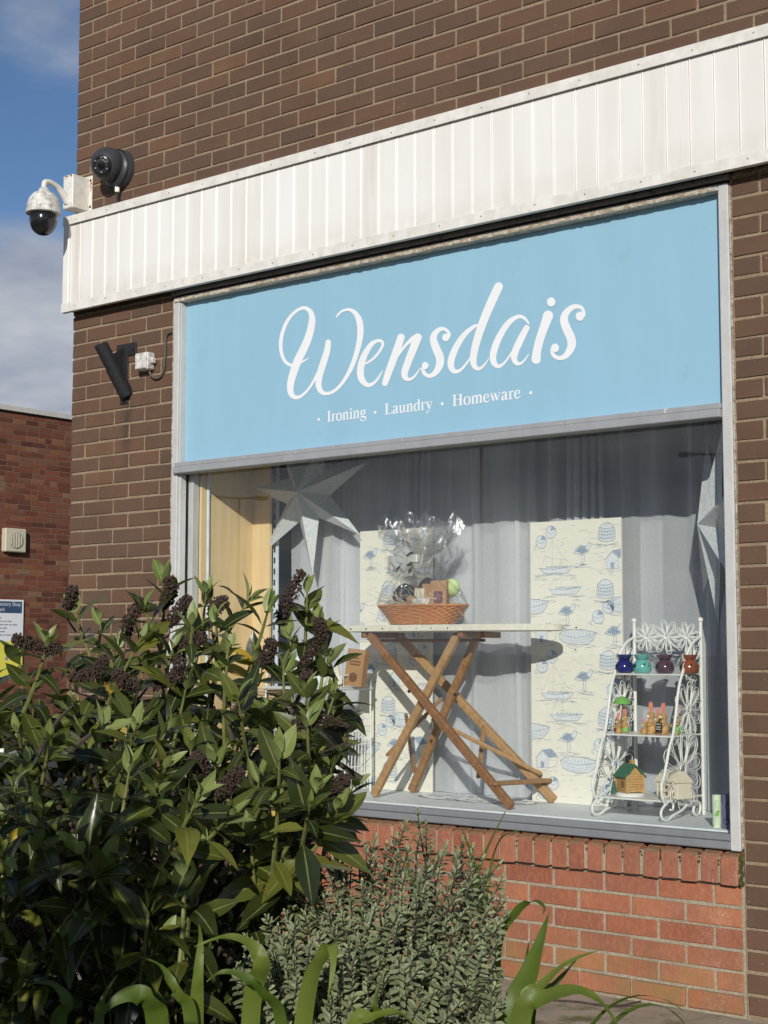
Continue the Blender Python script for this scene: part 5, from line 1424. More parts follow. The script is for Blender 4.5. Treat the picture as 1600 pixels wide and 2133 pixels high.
# rabbit figurines (small, standing with tall pink ears)
def rabbit(px, Y, h, label, extra=None, rz=0.0, z=None):
    p = Vector((onY(px, 1525, Y).x, Y, (ZS[1] if z is None else z)+0.0005))
    t = thing('rabbit_figurine', label, 'figurine', p, 'rabbit figurines on the middle shelf')
    M = T(*p) @ RZ(rz-0.6); s = h/0.11
    mb = MB().lathe([(0.016*s, 0), (0.019*s, 0.006*s), (0.0195*s, 0.022*s), (0.016*s, 0.038*s), (0.010*s, 0.048*s), (0.0085*s, 0.052*s), (0.0125*s, 0.058*s), (0.0145*s, 0.066*s), (0.012*s, 0.075*s), (0.005*s, 0.080*s), (0.001*s, 0.081*s)], 16, M)
    mb.ball((0.012*s, -0.010*s, 0.004*s), (0.009*s, 0.014*s, 0.005*s), 10, 6, M).ball((-0.012*s, -0.010*s, 0.004*s), (0.009*s, 0.014*s, 0.005*s), 10, 6, M)
    for sg in (-1, 1):
        mb.tube([(sg*0.015*s, -0.002*s, 0.042*s), (sg*0.018*s, -0.014*s, 0.032*s), (sg*0.006*s, -0.020*s, 0.030*s)], [0.006*s, 0.005*s, 0.004*s], 7, M=M)
    put('body', mb, 'rabbit_tan', t, smooth=True, sharp=70)
    put('muzzle', MB().ball((0, -0.012*s, 0.063*s), (0.008*s, 0.006*s, 0.006*s), 10, 7, M), 'rabbit_white', t, smooth=True)
    for sg in (-1, 1):
        put('ear', MB().tube([(sg*0.005*s, 0, 0.076*s), (sg*0.007*s, 0, 0.092*s), (sg*0.008*s, -0.001*s, 0.107*s), (sg*0.0065*s, 0, 0.116*s)], [0.0032*s, 0.0052*s, 0.0042*s, 0.001], 8, M=M, flat=0.6), 'rabbit_pink', t, smooth=True)
    if extra: extra(t, M, s)
    return t
def heart(t, M, s):
    put('heart', MB().ball((-0.005*s, -0.022*s, 0.020*s), (0.009*s, 0.005*s, 0.010*s), 10, 7, M).ball((0.006*s, -0.022*s, 0.021*s), (0.009*s, 0.005*s, 0.010*s), 10, 7, M), 'heart_red', t, smooth=True)
def brolly(t, M, s):
    put('umbrella_stick', MB().tube([(0.010*s, -0.02*s, 0.02*s), (0.014*s, -0.02*s, 0.15*s)], 0.0018, 6, M=M), 'log_line', t)
    mb = MB(); vs = [(0.014*s, -0.02*s, 0.168*s)]; nn = 16
    for i, (rr, zz) in enumerate(((0.018, 0.163), (0.034, 0.150), (0.044, 0.134))):
        for k in range(nn):
            a = 2*PI*k/nn; sc2 = 1-0.07*(k % 2)*(i == 2); vs.append((0.014*s+rr*s*sc2*math.cos(a), -0.02*s+rr*s*sc2*math.sin(a), zz*s-(0.004*s if (i == 2 and k % 2 == 0) else 0)))
    fs = [(0, 1+k, 1+(k+1) % nn) for k in range(nn)]+[(1+i*nn+k, 1+(i+1)*nn+k, 1+(i+1)*nn+(k+1) % nn, 1+i*nn+(k+1) % nn) for i in range(2) for k in range(nn)]
    mb.add(vs, fs, M); put('umbrella', mb, 'brolly_green', t, smooth=True, sharp=None)
    put('skirt', MB().lathe([(0.0215*s, 0.004*s), (0.021*s, 0.02*s), (0.012*s, 0.034*s)], 14, M), 'brolly_green', t, smooth=True)
def carrot(t, M, s):
    put('carrot', MB().tube([(-0.012*s, -0.02*s, 0.03*s), (-0.026*s, -0.02*s, 0.014*s), (-0.034*s, -0.02*s, 0.004*s)], [0.005*s, 0.004*s, 0.0008], 8, M=M), 'rabbit_pink', t, smooth=True)
def slate(t, M, s):
    o_ = put('slate', MB().box((-0.004*s, -0.030*s, 0.012*s), (0.040*s, -0.026*s, 0.045*s), 0.001, M), 'hole_black', t)
    mb = MB(); r = random.Random(1)
    for zz in (0.036, 0.026, 0.018):
        x = 0.0
        while x < 0.034:
            w_ = r.uniform(0.002, 0.005); mb.box((x*s, -0.0306*s, zz*s), ((x+w_)*s, -0.0302*s, (zz+0.004)*s), 0, M); x += w_+0.002
    put('chalk_marks', mb, 'rabbit_white', o_)
def green_bits(t, M, s):
    put('apron', MB().lathe([(0.0205*s, 0.004*s), (0.0215*s, 0.02*s), (0.018*s, 0.037*s)], 14, M), 'brolly_green', t, smooth=True)
rabbit(1288, 0.290, 0.075, 'small tan rabbit figurine holding a dark red heart', heart)
rabbit(1302, 0.345, 0.095, 'tan rabbit figurine standing under a green umbrella', brolly)
rabbit(1342, 0.285, 0.060, 'small tan rabbit figurine with a pink carrot', carrot)
rabbit(1357, 0.325, 0.120, 'tall tan rabbit figurine behind the one with the carrot')
rabbit(1371, 0.355, 0.095, 'short eared tan rabbit figurine between two taller ones')
rabbit(1383, 0.315, 0.118, 'tan rabbit figurine holding a small black slate', slate)
rabbit(1411, 0.345, 0.118, 'tan rabbit figurine in green behind the wire flower', green_bits)
# log cabin ornament
p = Vector((onY(1312, 1650, 0.255).x, 0.255, ZS[0]+0.0005))
lc = thing('log_cabin', 'log cabin ornament with green roof and small fir tree', 'ornament', p)
M = T(*p) @ RZ(-0.55)
put('snow_base', MB().lathe([(0.062, 0), (0.066, 0.005), (0.056, 0.012)], 22, M @ Matrix.Diagonal((1, 0.9, 1, 1))), 'snow', lc, smooth=True)
mb = MB()
for j in range(7):
    z = 0.016+j*0.0098
    for y in (-0.034, 0.034): mb.tube([(-0.047, y, z), (0.047, y, z)], 0.0053, 8, M=M)
    for x in (-0.041, 0.041): mb.tube([(x, -0.041, z+0.0048), (x, 0.041, z+0.0048)], 0.0053, 8, M=M)
put('logs', mb, 'log_tan', lc, smooth=True)
mb = MB()
for x in (-0.041, 0.035): mb.prism([(-0.036, 0.083), (0.036, 0.083), (0.0, 0.118)], 0.006, M @ T(x, 0, 0) @ RZ(PI/2))
put('gable', mb, 'log_tan', lc)
mb = MB()
for sg in (-1, 1):
    mb.add([(-0.050, 0, 0.124), (0.050, 0, 0.124), (0.050, sg*0.050, 0.074), (-0.050, sg*0.050, 0.074), (-0.050, 0, 0.119), (0.050, 0, 0.119), (0.050, sg*0.046, 0.071), (-0.050, sg*0.046, 0.071)], [(0, 1, 2, 3), (4, 7, 6, 5), (3, 2, 6, 7), (0, 3, 7, 4), (1, 5, 6, 2)], M)
put('roof', mb, 'roof_green', lc)
put('chimney', MB().box((-0.014, 0.008, 0.105), (0.004, 0.024, 0.138), 0.001, M), 'log_tan', lc)
put('door', MB().box((-0.0492, -0.014, 0.013), (-0.0478, 0.008, 0.055), 0, M), 'log_line', lc)
put('window', MB().box((0.006, -0.0412, 0.036), (0.026, -0.0402, 0.058), 0, M), 'log_line', lc)
put('heart_cut_out', MB().box((-0.0425, -0.005, 0.088), (-0.0415, 0.005, 0.098), 0, M @ T(0, 0, 0)), 'hole_black', lc)
put('fir_tree', MB().lathe([(0.013, 0.008), (0.014, 0.012), (0.009, 0.026), (0.011, 0.028), (0.006, 0.044), (0.007, 0.046), (0.001, 0.062)], 12, M @ T(-0.026, -0.056, 0)), 'fir_green', lc)
# cream ornament house behind the flower
p = Vector((onY(1400, 1650, 0.26).x, 0.275, ZS[0]+0.0005))
ch = thing('cottage_ornament', 'cream ceramic cottage ornament behind the large wire flower', 'ornament', p)
M = T(*p) @ RZ(-0.35)
put('walls', MB().box((-0.060, -0.036, 0), (0.060, 0.036, 0.062), 0.002, M), 'cream_ceramic', ch)
put('roof', MB().prism([(-0.044, 0.0622), (0.044, 0.0622), (0.0, 0.105)], 0.130, M @ T(0.065, 0, 0) @ RZ(PI/2)), 'cream_ceramic', ch)
mb = MB()
for x in (-0.035, 0.0, 0.035):
    for z in (0.012, 0.036): mb.box((x-0.006, -0.0372, z), (x+0.006, -0.0364, z+0.013), 0, M)
put('windows', mb, 'log_line', ch)
# tube and box by the right jamb
p = onZ(1498, 1727, FZ+0.0005); p = Vector((p.x, 0.125, FZ+0.0005))
p.x = onY(1494, 1727, 0.125).x
o = thing('hand_cream_tube', 'pale green tube with leaf print standing by the white jamb', 'tube', p)
put('tube', MB().lathe([(0.0150, 0), (0.0150, 0.010), (0.0165, 0.013), (0.0165, 0.115), (0.0160, 0.118)], 20, T(*p)), 'tube_green', o, smooth=True)
mb = MB(); fwd = CAM-p; a0 = math.atan2(fwd.y, fwd.x)
for k, (da, z) in enumerate(((0.1, 0.055), (0.35, 0.058), (0.2, 0.048), (-0.1, 0.046))):
    a = a0+da; x_, y_, z_ = frame_of(Vector((math.cos(a), math.sin(a), 0)))
    mb.lathe([(0.0055, 0), (0.0052, 0.0006)], 8, mat_axes(p+Vector((math.cos(a)*0.0166, math.sin(a)*0.0166, z)), y_, z_, x_))
mb.tube(spline([p+Vector((math.cos(a0+q)*0.0168, math.sin(a0+q)*0.0168, z)) for q, z in ((0.3, 0.065), (0.5, 0.085), (0.0, 0.10), (-0.3, 0.085), (0.0, 0.075))], 4), 0.0008, 4)
put('leaf_print', mb, 'brolly_green', o)
p = Vector((onY(1515, 1730, 0.12).x, 0.125, FZ+0.0005))
o = thing('gift_box', 'dark violet patterned gift box standing beside the pale green tube', 'box', p)
M = T(*p) @ RZ(0.2)
put('box', MB().box((-0.016, -0.020, 0), (0.045, 0.03, 0.122), 0.002, M), 'box_violet', o)
put('label', MB().box((-0.0172, -0.017, 0.004), (-0.0164, 0.026, 0.09), 0, M), 'lilac_card', o)
mb = MB()
for k, (cx_, cz_, rr) in enumerate(((0.012, 0.08, 0.014), (0.020, 0.045, 0.016), (0.0, 0.025, 0.010), (0.028, 0.10, 0.010))):
    mb.tube([(cx_+rr*math.cos(2*PI*i/14), -0.0208, cz_+rr*math.sin(2*PI*i/14)) for i in range(14)], 0.0012, 4, closed=True, M=M)
put('swirl_print', mb, 'slot_dark', o)
# ------------------------------------------------------------------ street lamps across the car park (seen reflected in the glass)
def mirror_dir(px, py):
    g = onY(px, py, 0.048); v = ray(px, py); return g, Vector((v.x, -v.y, v.z))
for j, (px, py, D, lab, two) in enumerate(((1491, 945, 36, 'grey twin arm street lamp across the car park facing the shop sign', True), (498, 1037, 44, 'grey twin arm street lamp farther along the car park', True), (1003, 930, 30, 'plain tall grey pole standing in the car park', False))):
    g, v = mirror_dir(px, py); q = g+v*(D/math.hypot(v.x, v.y))
    top = q.z if two else 8.0
    t = thing('street_lamp' if two else 'tall_pole', lab, 'street lamp' if two else 'pole', (q.x, q.y, GZ-0.004), 'street lamps in the car park' if two else None)
    put('post', MB().tube([(q.x, q.y, GZ-0.01), (q.x, q.y, 1.2), (q.x, q.y, 1.25), (q.x, q.y, top)], [0.08, 0.08, 0.055, 0.045], 12), 'lamp_grey', t, smooth=True)
    if two:
        dirx = Vector((v.y, -v.x, 0)).normalized()
        for sg in (-1, 1):
            e = Vector((q.x, q.y, top))+dirx*sg*0.55
            put('arm', MB().tube([(q.x, q.y, top-0.02), e], 0.03, 8), 'lamp_grey', t)
            x_, y_, z_ = frame_of(dirx*sg)
            put('lamp_head', MB().box((0, -0.11, -0.07), (0.45, 0.11, 0.06), 0.03, mat_axes(e, x_, y_, z_)), 'lamp_grey', t)
# ------------------------------------------------------------------ planting in front of the shop
bedc = atD(560, 1500, 2.5); bedc.z = 0
mb = MB(); r = random.Random(12); vs = []; na = 40
lv = [(1.0, GZ-0.02), (0.93, 0.30), (0.82, 0.46), (0.5, 0.52), (0.02, 0.53)]
for q, z in lv:
    for k in range(na):
        a = 2*PI*k/na; w_ = 1+0.06*math.sin(3*a+1)+0.03*math.sin(7*a)
        vs.append((bedc.x+0.98*q*w_*math.cos(a), bedc.y+0.80*q*w_*math.sin(a), z+(r.uniform(-0.015, 0.015) if z > 0.2 else 0)))
mb.add(vs, [(i*na+k, i*na+(k+1) % na, (i+1)*na+(k+1) % na, (i+1)*na+k) for i in range(4) for k in range(na)]+[tuple(range(4*na, 5*na))])
put('planting_bed', mb, 'soil', kind='structure', smooth=True)
def inside(poly_, x, y):
    c = False; n = len(poly_)
    for i in range(n):
        x1, y1 = poly_[i]; x2, y2 = poly_[(i+1) % n]
        if (y1 > y) != (y2 > y) and x < (x2-x1)*(y-y1)/(y2-y1)+x1: c = not c
    return c
def sample(poly_, n, md, r, keep=()):
    xs = [p[0] for p in poly_]; ys = [p[1] for p in poly_]; out = list(keep); t = 0
    while len(out) < n and t < 40000:
        t += 1; x = r.uniform(min(xs), max(xs)); y = r.uniform(min(ys), max(ys))
        if inside(poly_, x, y) and all((x-a)**2+(y-b_)**2 > md*md for a, b_ in out): out.append((x, y))
    return out
def leaf_verts(L, Wd, bend, fold, nl=8, twist=0.0, shape=0):
    """blade along +x, normal +z; returns verts, faces, uv"""
    vs = []; uv = []
    for i in range(nl+1):
        t = i/nl
        if shape == 0: w = math.sin(PI*min(1, t**0.80))**0.85*(1-0.12*t)          # lance shaped
        else: w = math.sin(PI*min(1, t**1.15))**0.75
        if i == 0: w = 0.10
        if i == nl: w = 0.015
        x = L*t*(1-0.10*abs(bend)*t); zc = -bend*L*t*t*0.45
        for s_ in (-1, -0.5, 0, 0.5, 1):
            yy = s_*w*Wd/2; zz = zc+abs(s_)*fold*w*Wd/2
            zz += twist*yy*t
            vs.append(Vector((x, yy, zz))); uv.append((t, 0.5+0.5*s_))
    fs = [(i*5+k, (i+1)*5+k, (i+1)*5+k+1, i*5+k+1) for i in range(nl) for k in range(4)]
    return vs, fs, uv
def leaf_mesh(mat, *a, **k):
    mb = MB(); mb.add(*leaf_verts(*a, **k)[:2], None, leaf_verts(*a, **k)[2]); return mesh_of('leaf', mb, mat, True, None)
R4 = random.Random(99)
LM = {m_: [leaf_mesh(m_, 1.0, wd, bd, fo, 8, tw) for wd, bd, fo, tw in ((0.43, 0.25, 0.22, 0.0), (0.36, 0.55, 0.32, 0.3), (0.46, 0.1, 0.18, -0.3), (0.40, 1.0, 0.28, 0.2), (0.46, -0.2, 0.40, 0.0))] for m_ in ('leaf_dark', 'leaf_young', 'leaf_yellow')}
LV = [leaf_verts(1.0, wd, bd, fo, 5, tw) for wd, bd, fo, tw in ((0.43, 0.25, 0.22, 0.0), (0.36, 0.55, 0.32, 0.3), (0.46, 0.1, 0.18, -0.3), (0.40, 1.0, 0.28, 0.2))]
def leaf_matrix(p, dirv, nrm, L):
    x_ = dirv.normalized(); y_ = nrm.cross(x_)
    if y_.length < 1e-4: y_ = Vector((0, 1, 0)).cross(x_)
    y_.normalize(); z_ = x_.cross(y_)
    return mat_axes(p, x_, y_, z_) @ Matrix.Diagonal((L, L, L, 1))
# ---- large glossy shrub
SHRUB = [(-60,1400),(20,1345),(70,1300),(130,1235),(190,1270),(250,1250),(300,1225),(345,1190),(400,1230),(450,1235),(520,1220),(575,1230),(615,1200),(650,1215),(690,1275),(680,1330),(690,1400),(735,1430),(760,1500),(715,1560),(735,1620),(770,1660),(730,1700),(640,1730),(560,1790),(500,1850),(470,1930),(420,2000),(330,2060),(230,2100),(120,2133),(-60,2160)]
base = atD(300, 1500, 2.62); base.z = 0.50
shrub = thing('broadleaf_shrub', 'large glossy dark green shrub with withered brown flower spikes before the window', 'shrub', base)
keep = [(342,1200),(300,1265),(560,1265),(640,1235),(150,1260),(450,1290),(590,1390),(700,1440),(665,1640),(735,1640),(240,1340),(100,1330),(520,1245),(480,1700),(225,1800),(160,1760),(130,1950),(60,1420),(400,1300),(660,1560),(30,1640),(560,1665),(605,1700),(645,1680),(700,1685),(520,1725),(540,1615),(612,1632),(690,1600),(500,1785),(455,1835),(420,1760),(640,1500),(560,1480)]
tips = sample(SHRUB, 114, 58, R4, keep)
cand = []; stems = MB(); twigs = MB(); tipinfo = []
def hgt(x):    # upper outline of the crown
    ys = [p for p in SHRUB if True]
    best = 1400
    for i in range(len(SHRUB)-1):
        a, b_ = SHRUB[i], SHRUB[i+1]
        if a[0] <= x <= b_[0] and a[0] < b_[0]: best = min(best, a[1]+(b_[1]-a[1])*(x-a[0])/(b_[0]-a[0]))
    return best
for ti, (px, py) in enumerate(tips):
    dep = min(1, max(0, (py-hgt(px))/420))
    D = 2.62-0.50*dep+R4.uniform(-0.10, 0.16)
    if ti >= len(keep) and R4.random() < 0.22: D += 0.30
    if px > 430 and py > 1750: D += 0.24
    tip = atD(px, py, D)
    out_ = (tip-(base+Vector((0, 0, 0.35)))); outn = out_.normalized()
    dirv = (Vector((0, 0, 1))*0.95+outn*0.45+Vector((R4.uniform(-1, 1), R4.uniform(-1, 1), R4.uniform(-0.5, 0.3)))*0.62+(-_d)*0.22).normalized()
    nn = R4.randint(5, 7); sp_ = [0.0]
    for i in range(nn): sp_.append(sp_[-1]+0.008+0.0068*i+R4.uniform(0, 0.008))
    Ls = sp_[-1]
    curve = Vector((R4.uniform(-1, 1), R4.uniform(-1, 1), 0))*0.12
    def sp_at(s, tip=tip, dirv=dirv, curve=curve, Ls=Ls): return tip-dirv*s+curve*(s/max(Ls, .05))**2*Ls-Vector((0, 0, 0))
    low = sp_at(Ls)
    # supporting branch down to the base
    mid = low.lerp(base, 0.5)+Vector((R4.uniform(-1, 1), R4.uniform(-1, 1), 0))*0.06-outn*0.02
    twigs.tube(spline([base+Vector((R4.uniform(-1, 1)*0.06, R4.uniform(-1, 1)*0.06, -0.02)), mid, low], 5), [0.0085-0.005*i/10 for i in range(11)], 6)
    stems.tube([sp_at(Ls*k/6) for k in range(6, -1, -1)], [0.0038, 0.0036, 0.0034, 0.0031, 0.0028, 0.0024, 0.0012], 6)
    tipinfo.append((tip, dirv, D))
    ang0 = R4.uniform(0, PI)
    up = Vector((0, 0, 1))
    sx = dirv.cross(Vector((0.3, 0.7, 0.2))).normalized(); sy = dirv.cross(sx)
    for i in range(nn+1):
        p = sp_at(sp_[i]); f = i/nn
        phi = ang0+(PI/2)*(i % 2)+R4.uniform(-0.2, 0.2)
        for sgn in (0, 1):
            a = phi+PI*sgn
            rad = sx*math.cos(a)+sy*math.sin(a)
            el = math.radians(14+78*min(1, f*1.25)+R4.uniform(-10, 10))
            ld = dirv*math.cos(el)+rad*math.sin(el)
            ld += Vector((0, 0, -0.55*f*R4.random()))+Vector((R4.uniform(-1, 1), R4.uniform(-1, 1), R4.uniform(-1, 1)))*0.15
            nrm = dirv*math.sin(el)-rad*math.cos(el)
            nrm = (nrm*0.6+up*0.30+(-_d)*0.38*f+Vector((R4.uniform(-1, 1), R4.uniform(-1, 1), R4.uniform(-1, 1)))*0.40).normalized()
            if i == 0: L = R4.uniform(0.026, 0.040)
            elif i == 1: L = R4.uniform(0.040, 0.056)
            else: L = R4.uniform(0.046, 0.094)*(0.85 if D > 2.6 else 1.0)
            if i >= 3 and R4.random() < 0.20: continue
            mname = 'leaf_young' if (i == 0 or (i == 1 and R4.random() < 0.6)) else ('leaf_yellow' if (i > 3 and R4.random() < 0.008) else 'leaf_dark')
            cand.append((p+rad*0.003, ld, nrm, L, mname, D))
for (px, py, D, an) in ((562,1692,2.35,0.2),(575,1680,2.40,0.9),(12,1752,2.2,-0.5),(470,1355,2.5,0.4),(300,1505,2.55,2.5)):
    cand.append((atD(px, py, D), _r*math.cos(an)-_u*math.sin(an)*0.8-_d*0.2, (-_d+_u*0.3).normalized(), 0.062, 'leaf_yellow', D))
# biggest in view become parts of their own
sc_l = []
for c in cand:
    u, v, zc = proj(c[0]+c[1].normalized()*c[3]*0.5)
    vis = -10 < u < 1610 and v < 2140
    facing = abs(c[2].dot((CAM-c[0]).normalized()))
    sc_l.append((c[3]/c[5]**2*(0.4+facing) if vis else 0))
order = sorted(range(len(cand)), key=lambda i: -sc_l[i])
young = [i for i in order if cand[i][4] != 'leaf_dark'][:60]
big = set(young) | set([i for i in order if i not in set(young)][:240])
fol = {'leaf_dark': MB(), 'leaf_young': MB(), 'leaf_yellow': MB()}
for i, c in enumerate(cand):
    M = leaf_matrix(c[0], c[1], c[2], c[3])
    if i in big: inst('leaf', R4.choice(LM[c[4]]), M, shrub)
    else:
        vs, fs, uv = R4.choice(LV); fol[c[4]].add(vs, fs, M, uv)
# inner shaded foliage so that the crown is dense low down
for _ in range(2000):
    px = R4.uniform(-60, 700); py = R4.uniform(1480, 2160)
    if not inside(SHRUB, px, py) and not (py > 1900 and px < 500): continue
    D = R4.uniform(2.55, 3.0); p = atD(px, py, D)
    dv_ = Vector((R4.uniform(-1, 1), R4.uniform(-1, 1), R4.uniform(-0.4, 0.8))).normalized()
    vs, fs, uv = R4.choice(LV)
    fol['leaf_dark'].add(vs, fs, leaf_matrix(p, dv_, Vector((R4.uniform(-.6, .6), R4.uniform(-.6, .6), 1)).normalized(), R4.uniform(0.05, 0.08)), uv)
for nm, mb in fol.items():
    if mb.v: put('foliage', mb, nm, shrub, smooth=True, sharp=None, kind='stuff')
put('stems', stems, 'stem_green', shrub, smooth=True, kind='stuff')
for _ in range(45):
    px = R4.uniform(30, 620); py = R4.uniform(1420, 1900)
    a = atD(px, py, R4.uniform(2.35, 2.75)); b_ = a+Vector((R4.uniform(-1, 1), R4.uniform(-1, 1), R4.uniform(-1.2, -0.2)))*0.14
    twigs.tube(spline([a, a.lerp(b_, 0.5)+Vector((R4.uniform(-1, 1), R4.uniform(-1, 1), R4.uniform(-1, 1)))*0.015, b_], 4), [0.0015+0.0035*k/8 for k in range(9)], 5)
put('branches', twigs, 'stem_brown', shrub, smooth=True, kind='stuff')
# withered flower spikes
SPK = [(628,1192,596,1262,585,1300),(662,1290,668,1330,625,1392),(152,1225,148,1250,140,1262),(352,1204,356,1235,340,1262),(300,1250,270,1290,262,1330),(392,1245,372,1275,352,1300),(470,1250,452,1262,440,1280),(30,1330,70,1345,125,1352),(220,1370,200,1400,150,1412),(242,1400,258,1420,285,1428),(372,1372,372,1405,320,1430),(425,1322,398,1340,365,1356),(575,1560,590,1590,615,1630),(612,1512,660,1500,722,1518),(500,1605,480,1630,452,1650),(410,1570,415,1590,432,1605),(640,1400,640,1425,638,1445),(30,1920,55,1950,62,1990),(195,1785,190,1800,180,1815),(280,1960,272,1972,262,1975),(565,1335,560,1360,545,1385),(720,1618,705,1640,695,1670)]
for k, s_ in enumerate(SPK):
    D = 2.62-0.45*min(1, max(0, (s_[1]-1250)/450))-0.06
    P = [atD(s_[2*i], s_[2*i+1], D+0.01*i) for i in range(3)]
    path = [Vector(q) for q in spline(P, 11)]; n = len(path)
    mb = MB()
    mb.tube(path, 0.0030, 5)
    for i in range(n):
        t = path[min(i+1, n-1)]-path[max(i-1, 0)]; x_, y_, z_ = frame_of(t)
        w = 0.0118*(0.55+0.45*math.sin(PI*min(1, (i+2)/(n+2))))*R4.uniform(0.85, 1.1)
        for j in range(15):
            a = 2*PI*j/15+i*0.5+R4.uniform(-0.2, 0.2); c_ = path[i]+(y_*math.cos(a)+z_*math.sin(a))*w*R4.uniform(0.55, 1.15)+t.normalized()*R4.uniform(-0.003, 0.003)
            s2 = R4.uniform(0.0018, 0.0034)
            mb.add([c_+Vector(v)*s2 for v in ((1, 0, 0), (-1, 0, 0), (0, 1, 0), (0, -1, 0), (0, 0, 1), (0, 0, -1))], [(0, 2, 4), (2, 1, 4), (1, 3, 4), (3, 0, 4), (2, 0, 5), (1, 2, 5), (3, 1, 5), (0, 3, 5)])
    tgt = min(tipinfo, key=lambda q: (q[0]-P[2]).length)
    mb.tube(spline([P[2], P[2]+Vector((0, 0, -0.02)), (tgt[0]-tgt[1]*0.04).lerp(P[2], 0.3)+Vector((0, 0, -0.02))], 3), 0.0016, 4)
    put('flower_spike', mb, 'spike_brown', shrub)
# ---- unseen shrub added left of view to shade lower leaves of the first
nb0 = CAM+_d*1.25-_r*0.62; nb0.z = GZ
shade_shrub = thing('broadleaf_shrub', 'second glossy dark green shrub added out of view to shade the first', 'shrub', nb0)
fb_ = MB(); tw_ = MB()
for _ in range(170):
    dd = R4.uniform(0.95, 1.70); lat = -(0.285*dd+R4.uniform(0.03, 0.50)); zz = R4.uniform(0.60, 1.54)-0.25*max(0, -lat-0.6)
    tip = CAM+_d*dd+_r*lat; tip.z = zz
    dirv = (Vector((0, 0, 1))+Vector((R4.uniform(-1, 1), R4.uniform(-1, 1), 0))*0.5).normalized(); sx = dirv.orthogonal().normalized(); sy = dirv.cross(sx)
    tw_.tube(spline([nb0+Vector((R4.uniform(-.1, .1), R4.uniform(-.1, .1), 0)), nb0.lerp(tip, 0.5)+Vector((R4.uniform(-.05, .05), R4.uniform(-.05, .05), 0.05)), tip], 4), [0.008-0.006*q/8 for q in range(9)], 5)
    for i in range(6):
        for sg in (0, 1):
            a = PI/2*(i % 2)+PI*sg; rad = sx*math.cos(a)+sy*math.sin(a); el = math.radians(15+75*i/5)
            ld = dirv*math.cos(el)+rad*math.sin(el); pos_ = tip-dirv*0.03*i; e_ = pos_+ld*0.08
            lt = (e_-CAM).dot(_r); dp_ = (e_-CAM).dot(_d)
            if lt > -0.275*dp_: continue
            vs, fs, uv = R4.choice(LV); fb_.add(vs, fs, leaf_matrix(pos_, ld, dirv*math.sin(el)-rad*math.cos(el), R4.uniform(0.06, 0.09)), uv)
put('foliage', fb_, 'leaf_dark', shade_shrub, smooth=True, sharp=None, kind='stuff')
put('branches', tw_, 'stem_brown', shade_shrub, smooth=True, kind='stuff')
# ---- small-leaved grey-green hebe
HEB = [(470,1905),(520,1855),(560,1815),(600,1795),(660,1772),(720,1765),(780,1745),(815,1752),(850,1705),(880,1690),(905,1745),(960,1738),(1000,1770),(1045,1790),(1062,1850),(1058,1915),(1040,1980),(1050,2060),(1010,2165),(540,2165),(520,2080),(470,2000)]
hb = atD(790, 1500, 2.30); hb.z = 0.50
hebe = thing('grey_green_hebe', 'low grey-green bush of tiny stacked leaves under the window', 'bush', hb)
tips = sample(HEB, 245, 25, R4, [(870,1692),(845,1712),(762,1762),(705,1778),(645,1788),(965,1745),(1040,1800),(900,1755),(590,1822),(985,1768),(1050,1850),(540,1860)])
fo = MB(); ft = MB(); st = MB(); br = MB()
def hgt2(x):
    best = 1900
    for i in range(len(HEB)-1):
        a, b_ = HEB[i], HEB[i+1]
        if a[0] <= x <= b_[0] and a[0] < b_[0]: best = min(best, a[1]+(b_[1]-a[1])*(x-a[0])/(b_[0]-a[0]))
    return best
cen = atD(790, 2010, 2.30)
